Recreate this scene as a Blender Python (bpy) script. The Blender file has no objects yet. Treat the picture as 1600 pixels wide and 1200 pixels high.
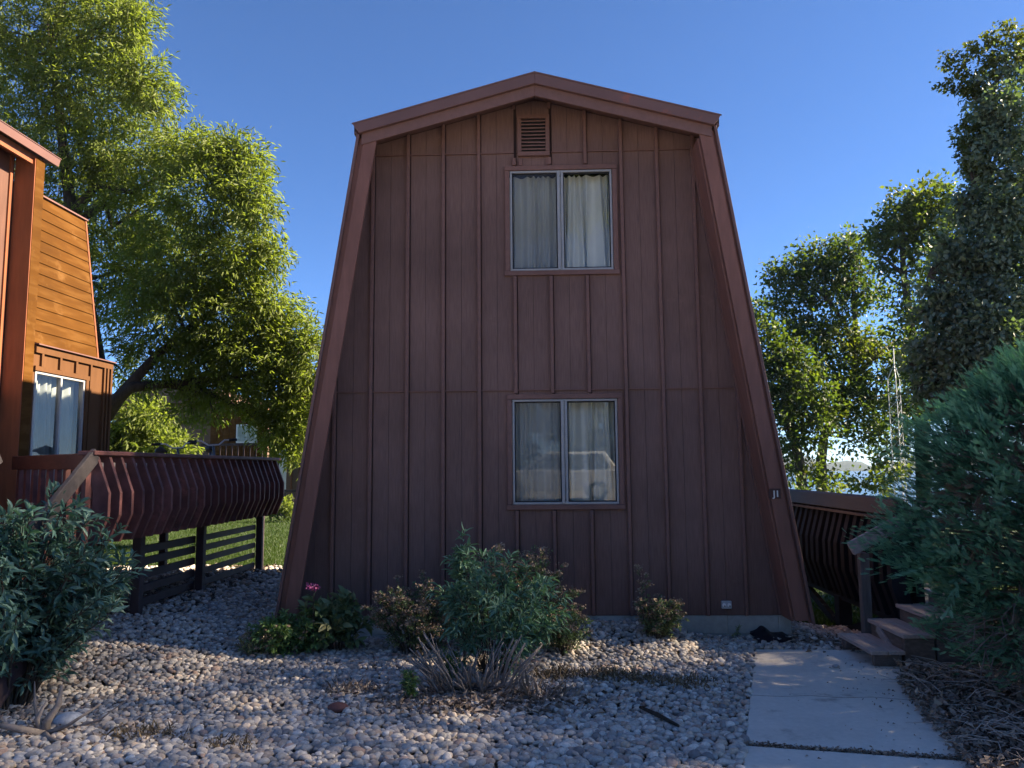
import bpy, math, random
import numpy as np
from mathutils import Vector, Matrix, Quaternion

random.seed(7)
rng = np.random.default_rng(7)
S = bpy.context.scene
C = S.collection
R_ = math.radians

# ------------------------------------------------------------------ camera, world, sun
def rot_cam(p, r, yw):
    cy, sy = math.cos(yw), math.sin(yw)
    Rz = np.array([[cy, -sy, 0], [sy, cy, 0], [0, 0, 1]])
    cp, sp = math.cos(p), math.sin(p)
    Rx = np.array([[1, 0, 0], [0, cp, -sp], [0, sp, cp]])
    cr, sr = math.cos(r), math.sin(r)
    Ry = np.array([[cr, 0, sr], [0, 1, 0], [-sr, 0, cr]])
    return Rz @ Rx @ Ry
CAMR = rot_cam(R_(6.22), R_(.48), R_(1.96))
FPX, CAMH = 1209.0, 1.8
def at(px, py, Y=None, z=None, X=None):
    """survey helper: where the sight line through a measured point meets a known plane"""
    d = CAMR @ np.array([(px - 800) / FPX, 1, (600 - py) / FPX])
    t = Y / d[1] if Y is not None else ((z - CAMH) / d[2] if z is not None else X / d[0])
    return (d[0] * t, d[1] * t, d[2] * t + CAMH)
cam = bpy.data.objects.new('camera', bpy.data.cameras.new('camera'))
C.objects.link(cam)
M = Matrix([list(CAMR[0]), list(CAMR[1]), list(CAMR[2])])
M3 = Matrix((M.col[0], M.col[2], -M.col[1])).transposed()
cam.matrix_world = Matrix.Translation((0, 0, CAMH)) @ M3.to_4x4()
cam.data.sensor_fit = 'HORIZONTAL'
cam.data.sensor_width = 36
cam.data.lens = FPX / 1600 * 36
cam.data.clip_start = .05
cam.data.clip_end = 6000
S.camera = cam
SUN_EL, SUN_AZ = R_(34.5), R_(84)
W = bpy.data.worlds.new('World')
S.world = W
W.use_nodes = True
wn = W.node_tree.nodes
sky = wn.new('ShaderNodeTexSky')
sky.sky_type = 'NISHITA'
sky.sun_disc = False
sky.sun_elevation = SUN_EL
sky.sun_rotation = SUN_AZ
sky.altitude = 3500
sky.air_density = 1.0
sky.dust_density = 1.3
sky.ozone_density = 9.0
W.node_tree.links.new(sky.outputs[0], wn['Background'].inputs[0])
wn['Background'].inputs[1].default_value = 0.05
sl = bpy.data.lights.new('sun', 'SUN')
sl.energy = 5.0
sl.angle = R_(.5)
sl.color = (1.0, .83, .60)
sun = bpy.data.objects.new('sun', sl)
C.objects.link(sun)
sd = Vector((math.cos(SUN_EL) * math.sin(SUN_AZ), math.cos(SUN_EL) * math.cos(SUN_AZ), math.sin(SUN_EL)))
sun.rotation_euler = sd.to_track_quat('Z', 'Y').to_euler()
S.view_settings.view_transform = 'Standard'
S.view_settings.look = 'None'
S.view_settings.gamma = 1
S.view_settings.use_curve_mapping = False
S.view_settings.exposure = 2.3
S.cycles.max_bounces = 6
S.cycles.transparent_max_bounces = 12

# ------------------------------------------------------------------ materials
MATS = {}
def new_mat(name):
    m = bpy.data.materials.new(name)
    m.use_nodes = True
    nt = m.node_tree
    b = nt.nodes['Principled BSDF']
    return m, nt, b
def pos_map(nt, scale=(1, 1, 1)):
    g = nt.nodes.new('ShaderNodeNewGeometry')
    mp = nt.nodes.new('ShaderNodeMapping')
    mp.inputs['Scale'].default_value = scale
    nt.links.new(g.outputs['Position'], mp.inputs['Vector'])
    return mp.outputs['Vector']
def noise(nt, vec, scale, detail=4, rough=.55):
    n = nt.nodes.new('ShaderNodeTexNoise')
    n.inputs['Scale'].default_value = scale
    n.inputs['Detail'].default_value = detail
    n.inputs['Roughness'].default_value = rough
    nt.links.new(vec, n.inputs['Vector'])
    return n.outputs['Fac']
def ramp(nt, fac, stops):
    r = nt.nodes.new('ShaderNodeValToRGB')
    els = r.color_ramp.elements
    while len(els) < len(stops):
        els.new(.5)
    for e, (p, c) in zip(els, stops):
        e.position = p
        e.color = (*c, 1)
    nt.links.new(fac, r.inputs['Fac'])
    return r.outputs['Color']
def mixc(nt, fac, a, b, mode='MIX'):
    n = nt.nodes.new('ShaderNodeMix')
    n.data_type = 'RGBA'
    n.blend_type = mode
    for sock, v in ((n.inputs[0], fac), (n.inputs[6], a), (n.inputs[7], b)):
        if isinstance(v, (int, float)):
            sock.default_value = v
        elif isinstance(v, tuple):
            sock.default_value = (*v, 1)
        else:
            nt.links.new(v, sock)
    return n.outputs[2]
def bump(nt, b, h, strength=.3, dist=.01):
    n = nt.nodes.new('ShaderNodeBump')
    n.inputs['Strength'].default_value = strength
    n.inputs['Distance'].default_value = dist
    nt.links.new(h, n.inputs['Height'])
    nt.links.new(n.outputs[0], b.inputs['Normal'])
def surf(name, stops, scale=3, stretch=(1, 1, 1), rough=.7, bs=.25, bscale=None, bd=.004, big=.35, spec=.35, dirt=None):
    """mottled procedural surface: big soft patches times a fine grain"""
    m, nt, b = new_mat(name)
    v = pos_map(nt, stretch)
    f = noise(nt, v, scale, 6)
    c = ramp(nt, f, stops)
    v2 = pos_map(nt)
    pat = noise(nt, v2, .9, 3)
    c = mixc(nt, big, c, ramp(nt, pat, [(.3, (.55, .55, .55)), (.7, (1.3, 1.3, 1.3))]), 'MULTIPLY')
    if dirt:
        d = ramp(nt, noise(nt, v2, dirt[1], 5, .7), [(dirt[2], (0, 0, 0)), (dirt[2] + .1, (1, 1, 1))])
        n = nt.nodes.new('ShaderNodeRGBToBW')
        nt.links.new(d, n.inputs[0])
        c = mixc(nt, n.outputs[0], c, dirt[0])
    nt.links.new(c, b.inputs['Base Color'])
    b.inputs['Roughness'].default_value = rough
    b.inputs['Specular IOR Level'].default_value = spec
    bump(nt, b, noise(nt, v, bscale or scale * 6, 5), bs, bd)
    MATS[name] = m
    return m
def sc(c, k):
    return tuple(x * k for x in c)
def shade(c, lo=.7, hi=1.3):
    return [(.25, sc(c, lo)), (.55, c), (.8, sc(c, hi))]
def foliage_mat(name, cols, trans=.35, tcol=None, rough=.5):
    m, nt, b = new_mat(name)
    a = nt.nodes.new('ShaderNodeAttribute')
    a.attribute_name = 'var'
    c = ramp(nt, a.outputs['Fac'], [(i / (len(cols) - 1), k) for i, k in enumerate(cols)])
    nt.links.new(c, b.inputs['Base Color'])
    b.inputs['Roughness'].default_value = rough
    b.inputs['Specular IOR Level'].default_value = .35
    if trans:
        t = nt.nodes.new('ShaderNodeBsdfTranslucent')
        nt.links.new(mixc(nt, 1.0, c, tcol or (1.5, 1.7, .7), 'MULTIPLY'), t.inputs[0])
        mx = nt.nodes.new('ShaderNodeMixShader')
        mx.inputs[0].default_value = trans
        nt.links.new(b.outputs[0], mx.inputs[1])
        nt.links.new(t.outputs[0], mx.inputs[2])
        nt.links.new(mx.outputs[0], nt.nodes['Material Output'].inputs['Surface'])
    MATS[name] = m
    return m

BROWN = (.182, .105, .088)
siding = surf('siding_paint', shade(BROWN, .72, 1.2), 14, (6, 6, .35), .75, .5, 60, .003, .5, dirt=(sc(BROWN, 1.3), 1.6, .66))
trim_m = surf('trim_paint', shade((.185, .097, .080), .85, 1.15), 10, (2, 2, 2), .65, .25, 70, .002, .3)
leg_m = surf('leg_paint', shade((.215, .098, .074), .8, 1.2), 6, (3, 3, .4), .65, .3, 60, .003, .4, dirt=((.13, .058, .046), 5, .68))
fascia_m = surf('fascia_metal', shade((.165, .088, .076), .92, 1.08), 3, (1, 1, 1), .45, .05, 40, .001, .3, dirt=((.28, .095, .06), 2.3, .66))
block_m = surf('concrete_block', shade((.42, .43, .40), .85, 1.12), 18, (1, 1, 1), .9, .5, 90, .004, .5, dirt=((.16, .17, .15), 3, .66))
path_m = surf('concrete_slab', shade((.62, .57, .51), .9, 1.1), 25, (1, 1, 1), .85, .35, 160, .002, .35, dirt=((.36, .32, .28), 1.7, .57))
alu_m = surf('aluminium', shade((.33, .335, .345), .9, 1.1), 20, (1, 1, 1), .4, .05, 60, .001, .2, spec=.5)
curtain_m = surf('curtain_cloth', shade((.80, .80, .76), .95, 1.03), 9, (8, 8, 1), .9, .1, 120, .001, .2)
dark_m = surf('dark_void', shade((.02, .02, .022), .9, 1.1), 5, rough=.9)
orange_m = surf('cedar_siding', [(.2, (.064, .025, .004)), (.5, (.080, .032, .005)), (.62, (.105, .046, .010)), (.85, (.085, .035, .006))], 3.5, (1, .45, 3), .9, .2, 40, .002, .5, dirt=((.125, .060, .018), 2.4, .58), spec=.1)
cedar_red = surf('cedar_red', shade((.23, .075, .032), .8, 1.15), 8, (3, 3, .4), .6, .2, 60, .002, .4)
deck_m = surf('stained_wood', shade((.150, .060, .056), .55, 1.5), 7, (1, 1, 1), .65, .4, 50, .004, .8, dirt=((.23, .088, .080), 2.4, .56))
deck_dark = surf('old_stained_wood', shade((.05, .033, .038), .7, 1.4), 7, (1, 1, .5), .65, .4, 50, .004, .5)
worn_m = surf('worn_grey_wood', shade((.30, .25, .235), .7, 1.25), 12, (2, 2, 2), .8, .5, 60, .004, .4, dirt=((.10, .075, .07), 6, .62))
step_m = surf('step_wood', shade((.36, .28, .25), .75, 1.2), 9, (6, 1, 6), .75, .4, 60, .003, .4, dirt=((.25, .195, .175), 4, .6))
log_m = surf('step_riser_wood', shade((.13, .095, .08), .6, 1.5), 10, (2, 1, 5), .85, .6, 50, .006, .5)
soil_m = surf('soil', shade((.055, .045, .038), .6, 1.5), 9, rough=.95, bs=.8, bscale=45, bd=.02)
bark_m = surf('bark', shade((.060, .048, .038), .5, 1.5), 6, (4, 4, 1), .9, 1.0, 30, .03)
bark_grey = surf('bark_grey', shade((.085, .075, .065), .5, 1.5), 6, (4, 4, 1), .9, 1.0, 30, .03)
deadwood_m = surf('dead_wood', shade((.22, .185, .165), .5, 1.4), 14, (1, 1, 1), .85, .6, 60, .006, .6)
stem_m = surf('stem', shade((.075, .06, .045), .6, 1.4), 20, rough=.8)
tarp_m = surf('black_plastic', shade((.012, .012, .02), .8, 1.3), 8, rough=.45, bs=.2)
plate_m = surf('plate_paint', shade((.075, .034, .03), .9, 1.1), 8, rough=.5)
white_m = surf('white_paint', shade((.78, .78, .76), .95, 1.03), 8, rough=.4, bs=.03, big=.1)
letter_m = surf('letter_white', shade((.62, .62, .6), .95, 1.03), 8, rough=.5, bs=.03, big=.1)
galv_m = surf('galvanised', shade((.5, .52, .53), .8, 1.15), 20, rough=.45, spec=.5)
rubber_m = surf('rubber', shade((.015, .015, .016), .9, 1.2), 20, rough=.7)
bike_m = surf('bike_paint', shade((.03, .05, .09), .9, 1.2), 20, rough=.35, spec=.5)
asphalt_m = surf('lot_concrete', shade((.42, .395, .36), .85, 1.1), 60, rough=.9, bs=.5, bscale=200)
farhouse_m = surf('tan_siding', shade((.17, .105, .075), .85, 1.15), 4, (1, 1, 4), .75, .3, 40, .003, .3)
shingle_m = surf('roof_shingle', shade((.07, .055, .05), .7, 1.3), 18, rough=.9, bs=.5)
hill_m = surf('far_woods', [(.3, (.012, .020, .016)), (.5, (.02, .032, .022)), (.75, (.03, .044, .026))], .06, rough=.95, bs=.0, big=.2)
def glass_mat(name, tint, refl=.045):
    m, nt, b = new_mat(name)
    nt.nodes.remove(b)
    t = nt.nodes.new('ShaderNodeBsdfTransparent')
    t.inputs[0].default_value = (*tint, 1)
    g = nt.nodes.new('ShaderNodeBsdfGlossy')
    g.inputs['Roughness'].default_value = .012
    fr = nt.nodes.new('ShaderNodeLayerWeight')
    fr.inputs['Blend'].default_value = .25
    mr = nt.nodes.new('ShaderNodeMapRange')
    mr.inputs['To Min'].default_value = refl
    mr.inputs['To Max'].default_value = 1
    nt.links.new(fr.outputs['Fresnel'], mr.inputs[0])
    ns = noise(nt, pos_map(nt), 1.7, 1)
    bp = nt.nodes.new('ShaderNodeBump')
    bp.inputs['Strength'].default_value = .04
    bp.inputs['Distance'].default_value = .02
    nt.links.new(ns, bp.inputs['Height'])
    nt.links.new(bp.outputs[0], g.inputs['Normal'])
    mx = nt.nodes.new('ShaderNodeMixShader')
    nt.links.new(mr.outputs[0], mx.inputs[0])
    nt.links.new(t.outputs[0], mx.inputs[1])
    nt.links.new(g.outputs[0], mx.inputs[2])
    nt.links.new(mx.outputs[0], nt.nodes['Material Output'].inputs['Surface'])
    return m
glass_m = glass_mat('window_glass', (.93, .97, .97))
def screen_mat():
    m, nt, b = new_mat('insect_screen')
    b.inputs['Base Color'].default_value = (.09, .10, .12, 1)
    b.inputs['Roughness'].default_value = .8
    t = nt.nodes.new('ShaderNodeBsdfTransparent')
    mx = nt.nodes.new('ShaderNodeMixShader')
    mx.inputs[0].default_value = .30
    nt.links.new(t.outputs[0], mx.inputs[1])
    nt.links.new(b.outputs[0], mx.inputs[2])
    nt.links.new(mx.outputs[0], nt.nodes['Material Output'].inputs['Surface'])
    return m
screen_m = screen_mat()
def water_mat():
    m, nt, b = new_mat('lake_water')
    b.inputs['Base Color'].default_value = (.035, .075, .12, 1)
    b.inputs['Roughness'].default_value = .25
    b.inputs['Specular IOR Level'].default_value = .3
    v = pos_map(nt, (.35, 1, 1))
    bump(nt, b, noise(nt, v, .5, 5, .65), .9, .5)
    return m
water_m = water_mat()
def stone_mat():
    m, nt, b = new_mat('river_stone')
    a = nt.nodes.new('ShaderNodeAttribute')
    a.attribute_name = 'col'
    v = pos_map(nt)
    c = mixc(nt, .55, a.outputs['Color'], ramp(nt, noise(nt, v, 55, 5, .65), [(.3, (.55, .55, .55)), (.7, (1.4, 1.4, 1.4))]), 'MULTIPLY')
    nt.links.new(c, b.inputs['Base Color'])
    b.inputs['Roughness'].default_value = .8
    b.inputs['Specular IOR Level'].default_value = .3
    bump(nt, b, noise(nt, v, 120, 4), .3, .003)
    return m
stone_m = stone_mat()
def lawn_mat():
    return surf('lawn_turf', [(.3, (.02, .038, .008)), (.55, (.032, .056, .011)), (.8, (.05, .072, .018))], 5, rough=.9, bs=.6, bscale=70, bd=.02, big=.5)
lawn_m = lawn_mat()
G_LOCUST = foliage_mat('locust_leaf', [(.092, .125, .028), (.135, .172, .038), (.175, .21, .05)], .58, (1.35, 1.45, .55))
G_LAKE = foliage_mat('lake_tree_leaf', [(.034, .062, .034), (.058, .094, .036), (.09, .115, .03)], .45, (1.9, 1.9, .35))
G_MAPLE = foliage_mat('maple_leaf', [(.080, .125, .10), (.13, .185, .135), (.175, .23, .15)], .22, (1.6, 1.8, .4))
G_SHOOT = foliage_mat('backlit_shoot_leaf', [(.05, .06, .012), (.075, .09, .016), (.10, .115, .02)], .45, (1.5, 1.6, .45))  # maple shoot leaves, with the yellow of backlight put into their colour
G_JUN = foliage_mat('juniper_leaf', [(.035, .085, .06), (.12, .275, .18), (.24, .43, .29)], .45, (1.1, 1.4, .9), .8)
G_JDEAD = foliage_mat('juniper_dead', [(.10, .075, .055), (.17, .125, .095), (.25, .19, .14)], .0)
G_LAUREL = foliage_mat('viburnum_leaf', [(.045, .105, .085), (.085, .17, .135), (.17, .27, .215)], .15, (1.2, 1.6, .8), .42)
G_GREYG = foliage_mat('buddleia_leaf', [(.075, .155, .105), (.12, .225, .15), (.19, .30, .22)], .2, (1.2, 1.6, .8), .6)
G_SPIREA = foliage_mat('spirea_leaf', [(.085, .14, .07), (.145, .21, .10), (.24, .24, .125)], .2, (1.3, 1.5, .7), .6)
G_HEAD = foliage_mat('dry_flower', [(.20, .135, .09), (.30, .215, .145), (.38, .29, .21)], .0)
G_PINK = foliage_mat('pink_flower', [(.35, .06, .20), (.45, .10, .28), (.5, .22, .36)], .2, (1.2, 1, 1))
G_WEED = foliage_mat('weed_leaf', [(.08, .15, .05), (.125, .21, .07), (.17, .26, .095)], .25, (1.3, 1.6, .6))
G_DRY = foliage_mat('dry_grass', [(.13, .09, .05), (.22, .16, .09), (.31, .23, .14)], .1, (1.2, 1, .8))
G_LITTER = foliage_mat('leaf_litter', [(.11, .085, .068), (.22, .165, .13), (.34, .26, .20), (.42, .34, .27)], .0, rough=.8)
G_GRASS = foliage_mat('grass_blade', [(.022, .047, .007), (.037, .068, .010), (.058, .088, .015)], .4, (1.4, 1.5, .5))

# ------------------------------------------------------------------ builders
def wloc(o):
    v = Vector((0, 0, 0))
    while o is not None:
        v += o.location
        o = o.parent
    return v
def thing(name, label, cat, loc, group=None):
    o = bpy.data.objects.new(name, None)
    o.empty_display_size = .2
    C.objects.link(o)
    o.location = loc
    o['label'] = label
    o['category'] = cat
    if group:
        o['group'] = group
    return o
class MB:
    def __init__(self):
        self.v, self.f = [], []
    def add(self, vs, fs):
        n = len(self.v)
        self.v += [tuple(p) for p in vs]
        self.f += [tuple(i + n for i in f) for f in fs]
        return self
    def box(self, x0, x1, y0, y1, z0, z1):
        vs = [(x, y, z) for z in (z0, z1) for y in (y0, y1) for x in (x0, x1)]
        return self.add(vs, [(0, 2, 3, 1), (4, 5, 7, 6), (0, 1, 5, 4), (2, 6, 7, 3), (0, 4, 6, 2), (1, 3, 7, 5)])
    def prism(self, poly, off):
        """poly: 3D points of a planar face; extruded by off"""
        n = len(poly)
        o = Vector(off)
        vs = [tuple(p) for p in poly] + [tuple(Vector(p) + o) for p in poly]
        fs = [tuple(range(n - 1, -1, -1)), tuple(range(n, 2 * n))]
        fs += [(i, (i + 1) % n, n + (i + 1) % n, n + i) for i in range(n)]
        return self.add(vs, fs)
    def beam(self, a, b, w, h, up=(0, 0, 1)):
        a, b = Vector(a), Vector(b)
        d = (b - a).normalized()
        s = d.cross(Vector(up)).normalized() * (w / 2)
        u = s.cross(d).normalized() * (h / 2)
        vs = [p + i * s + j * u for p in (a, b) for i, j in ((-1, -1), (1, -1), (1, 1), (-1, 1))]
        return self.add(vs, [(3, 2, 1, 0), (4, 5, 6, 7), (0, 1, 5, 4), (1, 2, 6, 5), (2, 3, 7, 6), (3, 0, 4, 7)])
    def tube(self, pts, rad, n=6, cap=True):
        pts = [Vector(p) for p in pts]
        if not isinstance(rad, (list, tuple)):
            rad = [rad] * len(pts)
        base = len(self.v)
        prev = None
        for i, p in enumerate(pts):
            d = (pts[min(i + 1, len(pts) - 1)] - pts[max(i - 1, 0)])
            d = d.normalized() if d.length > 1e-9 else Vector((0, 0, 1))
            if prev is None:
                s = d.orthogonal().normalized()
            else:
                s = (prev - d * prev.dot(d))
                s = s.normalized() if s.length > 1e-6 else d.orthogonal().normalized()
            prev = s
            t = d.cross(s)
            for k in range(n):
                a = 2 * math.pi * k / n
                self.v.append(tuple(p + (s * math.cos(a) + t * math.sin(a)) * rad[i]))
        for i in range(len(pts) - 1):
            for k in range(n):
                k2 = (k + 1) % n
                self.f.append((base + i * n + k, base + i * n + k2, base + (i + 1) * n + k2, base + (i + 1) * n + k))
        if cap:
            self.f.append(tuple(base + k for k in range(n - 1, -1, -1)))
            self.f.append(tuple(base + (len(pts) - 1) * n + k for k in range(n)))
        return self
def obj(name, mb, mat, parent=None, smooth=False, bevel=0, label=None, kind=None):
    o3 = wloc(parent) if parent is not None else Vector((0, 0, 0))
    me = bpy.data.meshes.new(name)
    me.from_pydata([(x - o3.x, y - o3.y, z - o3.z) for x, y, z in mb.v], [], mb.f)
    me.update()
    if smooth:
        me.shade_smooth()
    me.materials.append(mat)
    o = bpy.data.objects.new(name, me)
    C.objects.link(o)
    if parent is not None:
        o.parent = parent
    if bevel:
        m = o.modifiers.new('bevel', 'BEVEL')
        m.width = bevel
        m.segments = 1
        m.limit_method = 'ANGLE'
    if label:
        o['label'] = label
    if kind:
        o['kind'] = kind
    return o
def struct(name, mb, mat, smooth=False):
    o = obj(name, mb, mat, None, smooth)
    o['kind'] = 'structure'
    return o
def dup(o, parent, loc=None):
    c = o.copy()
    C.objects.link(c)
    c.parent = parent
    if loc is not None:
        c.location = loc
    return c
def tri_mesh(name, V, T, mat, parent=None, var=None, col=None, smooth=False, kind=None, label=None):
    """big triangle mesh straight from arrays"""
    if parent is not None:
        V = V - np.array(wloc(parent))
    me = bpy.data.meshes.new(name)
    me.vertices.add(len(V))
    me.vertices.foreach_set('co', np.ascontiguousarray(V, dtype=np.float32).ravel())
    me.loops.add(T.size)
    me.loops.foreach_set('vertex_index', np.ascontiguousarray(T, dtype=np.int32).ravel())
    me.polygons.add(len(T))
    me.polygons.foreach_set('loop_start', np.arange(0, T.size, 3, dtype=np.int32))
    me.update(calc_edges=True)
    if var is not None:
        a = me.attributes.new('var', 'FLOAT', 'POINT')
        a.data.foreach_set('value', np.ascontiguousarray(var, dtype=np.float32))
    if col is not None:
        a = me.attributes.new('col', 'FLOAT_COLOR', 'POINT')
        a.data.foreach_set('color', np.ascontiguousarray(col, dtype=np.float32).ravel())
    if smooth:
        me.shade_smooth()
    me.materials.append(mat)
    o = bpy.data.objects.new(name, me)
    C.objects.link(o)
    if parent is not None:
        o.parent = parent
    if kind:
        o['kind'] = kind
    if label:
        o['label'] = label
    return o
def unit(a):
    return a / np.maximum(np.linalg.norm(a, axis=-1, keepdims=True), 1e-9)
def frames(d, nrm):
    """columns: side, length axis, normal"""
    y = unit(d)
    x = unit(np.cross(y, nrm))
    z = np.cross(x, y)
    return np.stack([x, y, z], -1)
def scatter_arr(tv, tf, pos, fr, size):
    """template verts/tris placed at pos with frames fr, size (N,) or (N,3)"""
    n, k = len(pos), len(tv)
    size = np.asarray(size)
    if size.ndim == 1:
        size = np.repeat(size[:, None], 3, 1)
    P = tv[None] * size[:, None, :]
    V = np.einsum('nij,nkj->nki', fr, P) + pos[:, None, :]
    T = tf[None] + (np.arange(n) * k)[:, None, None]
    return V.reshape(-1, 3), T.reshape(-1, 3)
LANCE_V = np.array([(0, 0, 0), (-.5, .35, .10), (0, .35, 0), (.5, .35, .10), (-.38, .68, .06), (0, .70, -.03), (.38, .68, .06), (0, 1, -.12)], float)
LANCE_T = np.array([(0, 2, 1), (0, 3, 2), (1, 2, 5), (1, 5, 4), (2, 3, 6), (2, 6, 5), (4, 5, 7), (5, 6, 7)])
RHOMB_V = np.array([(0, 0, 0), (-.5, .45, .12), (.5, .45, .12), (0, 1, 0)], float)
RHOMB_T = np.array([(0, 3, 1), (0, 2, 3)])
BROAD_V = np.array([(0, 0, 0), (-.5, .38, .1), (0, .45, -.03), (.5, .38, .1), (0, 1, -.06)], float)
BROAD_T = np.array([(0, 2, 1), (0, 3, 2), (1, 2, 4), (2, 3, 4)])
def fan(n=5, ang=27):
    V, T = [], []
    def strip(p, a, L, w, z):
        d = np.array([math.sin(a), math.cos(a)])
        s = np.array([d[1], -d[0]]) * w
        q = [p, p + d * L * .45 - s, p + d * L, p + d * L * .45 + s]
        b = len(V)
        for i, r in enumerate(q):
            V.append((r[0], r[1], z * (i == 2) + .03 * (i in (1, 3))))
        T.append((b, b + 2, b + 1))
        T.append((b, b + 3, b + 2))
    strip(np.array([0., 0]), 0, 1, .024, -.05)
    for i in range(n):
        u = .12 + .72 * i / n
        L = .40 * (1 - u * .45)
        for sgn in (-1, 1):
            strip(np.array([0., u]), sgn * R_(ang), L, .032, .06)
    return np.array(V, float), np.array(T)
FAN_V, FAN_T = fan()
def rand_dirs(n):
    return unit(rng.normal(size=(n, 3)))

# ------------------------------------------------------------------ terrain
def ss(a, b, x):
    t = np.clip((np.asarray(x, float) - a) / (b - a), 0, 1)
    return t * t * (3 - 2 * t)
def gz(x, y):
    x, y = np.asarray(x, float), np.asarray(y, float)
    z = .30 * ss(-2.6, -4.2, x) * ss(6, 8.6, y)
    z = z + .17 * np.exp(-((y - 8.45) / .7) ** 2) * ss(1.95, 1.0, x) * ss(-1.2, .2, x)
    z = z - .15 * ss(7.9, 9.8, y) * ss(2.6, 3.4, x)
    z = z - .6 * ss(9.5, 26, y) * ss(2.6, 4.5, x)
    z = z - 5.5 * ss(30, 80, y)
    z = z + .68 * ss(2.5, -6, y)
    return z
def gzf(x, y):
    return float(gz(x, y))
def axis(lo, hi, step, far):
    a = list(np.arange(lo, hi + 1e-6, step))
    b, s = hi, step
    while b < far[1]:
        s *= 1.35
        b += s
        a.append(b)
    b, s = lo, step
    while b > far[0]:
        s *= 1.35
        b -= s
        a.insert(0, b)
    return np.array(a)
gx = axis(-13, 11, .2, (-1500, 1500))
gy = axis(3, 27, .2, (-300, 1800))
def is_lawn(x, y):
    edge = 12.15 + .12 * math.sin(x * 3)
    if y > edge or x < -9.5:
        return True
    return x > 2.5 and y > 9.75 + .1 * math.sin(x * 4)
def sheet(name, mat, keep, dz):
    idx, mb = {}, MB()
    XX, YY = np.meshgrid(gx, gy)
    ZZ = gz(XX, YY)
    def vi(i, j):
        if (i, j) not in idx:
            idx[(i, j)] = len(mb.v)
            mb.v.append((gx[i], gy[j], float(ZZ[j, i]) + dz))
        return idx[(i, j)]
    for j in range(len(gy) - 1):
        for i in range(len(gx) - 1):
            if keep((gx[i] + gx[i + 1]) / 2, (gy[j] + gy[j + 1]) / 2):
                mb.f.append((vi(i, j), vi(i + 1, j), vi(i + 1, j + 1), vi(i, j + 1)))
    return struct(name, mb, mat, True)
sheet('ground', soil_m, lambda x, y: True, -.004)
sheet('lawn', lawn_m, lambda x, y: is_lawn(x, y) and y > -2, .004)
sheet('parking_lot', asphalt_m, lambda x, y: y < 2.6 and y > -40, .006)
mb = MB()
mb.add([(-1400, 62, -3), (1400, 62, -3), (1400, 1750, -3), (-1400, 1750, -3)], [(0, 1, 2, 3)])
struct('lake', mb, water_m)
# far shore: a long wooded ridge with an uneven skyline
mb = MB()
xs = np.linspace(-900, 1300, 340)
hs = 13 + 4.5 * np.sin(xs * .011 + 1) + 2.5 * np.sin(xs * .037) + 1.8 * np.sin(xs * .13 + 2) + rng.uniform(-1.1, 1.1, len(xs))
for x, h in zip(xs, hs):
    mb.v += [(x, 700, -3.5), (x, 706, -3 + h * .55), (x, 722, -3 + h), (x, 780, -4)]
for i in range(len(xs) - 1):
    for k in range(3):
        a = i * 4 + k
        mb.f.append((a, a + 4, a + 5, a + 1))
struct('far_shore_hill', mb, hill_m, True)

# ------------------------------------------------------------------ concrete path
def P2(px, py, z=.02):
    return at(px, py, z=z)[:2]
path = thing('concrete_path', 'grey concrete path of two slabs ending at the wooden steps', 'path', (2.2, 6.4, 0))
slabA = [(2.087, 7.88), (1.315, 5.30), (2.66, 5.035), (3.38, 7.86)]
slabB = [(1.303, 5.262), (.62, 2.98), (1.97, 2.72), (2.648, 4.997)]
for sl_, zt in ((slabA, .022), (slabB, .012)):
    mb = MB().prism([(x, y, -.12) for x, y in sl_], (0, 0, .12 + zt))
    obj('paving_slab', mb, path_m, path, bevel=.008)
mb = MB()
cr_ = [(1.62, 6.34), (1.85, 6.30), (2.08, 6.33), (2.30, 6.27), (2.55, 6.29), (2.78, 6.22), (2.98, 6.24)]
for (xa, ya), (xb, yb) in zip(cr_[:-1], cr_[1:]):
    mb.prism([(xa, ya - .003, .0225), (xb, yb - .003, .0225), (xb, yb + .003, .0225), (xa, ya + .003, .0225)], (0, 0, .0006))
obj('crack', mb, soil_m, path)
def in_poly(poly, x, y):
    c = np.zeros(np.shape(x), bool)
    n = len(poly)
    for i in range(n):
        (x0, y0), (x1, y1) = poly[i], poly[(i + 1) % n]
        cond = ((y0 > y) != (y1 > y)) & (x < (x1 - x0) * (y - y0) / (y1 - y0 + 1e-12) + x0)
        c ^= cond
    return c

# ------------------------------------------------------------------ main house
YW, YF = 8.5, 8.08
KF = YF / 7.9
HB = 11.9
house = thing('gambrel_house', 'dark brown board and batten house with sloping sides and two curtained windows', 'house', (0, YW, 0))
def xo(z):                                    # outer half width of the sloping side at height z
    return 2.676 * KF - .1515 * (z - (1.8 - 1.46 * KF))
ZE, ZP, PIT = 5.44, 1.8 + 4.2 * KF, .272
def clip_half(poly, a, b, c):                 # keep a*x+b*z <= c
    out = []
    for i in range(len(poly)):
        p, q = poly[i], poly[(i + 1) % len(poly)]
        dp, dq = a * p[0] + b * p[1] - c, a * q[0] + b * q[1] - c
        if dp <= 0:
            out.append(p)
        if dp * dq < 0:
            t = dp / (dp - dq)
            out.append((p[0] + (q[0] - p[0]) * t, p[1] + (q[1] - p[1]) * t))
    return out
def clip_wall(x0, x1, z0, z1, inset=.06):
    poly = [(x0, z0), (x1, z0), (x1, z1), (x0, z1)]
    k = xo(0) - inset
    poly = clip_half(poly, 1, .1515, k)
    poly = clip_half(poly, -1, .1515, k)
    poly = clip_half(poly, PIT, 1, ZP - .085)
    poly = clip_half(poly, -PIT, 1, ZP - .085)
    return poly
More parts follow.
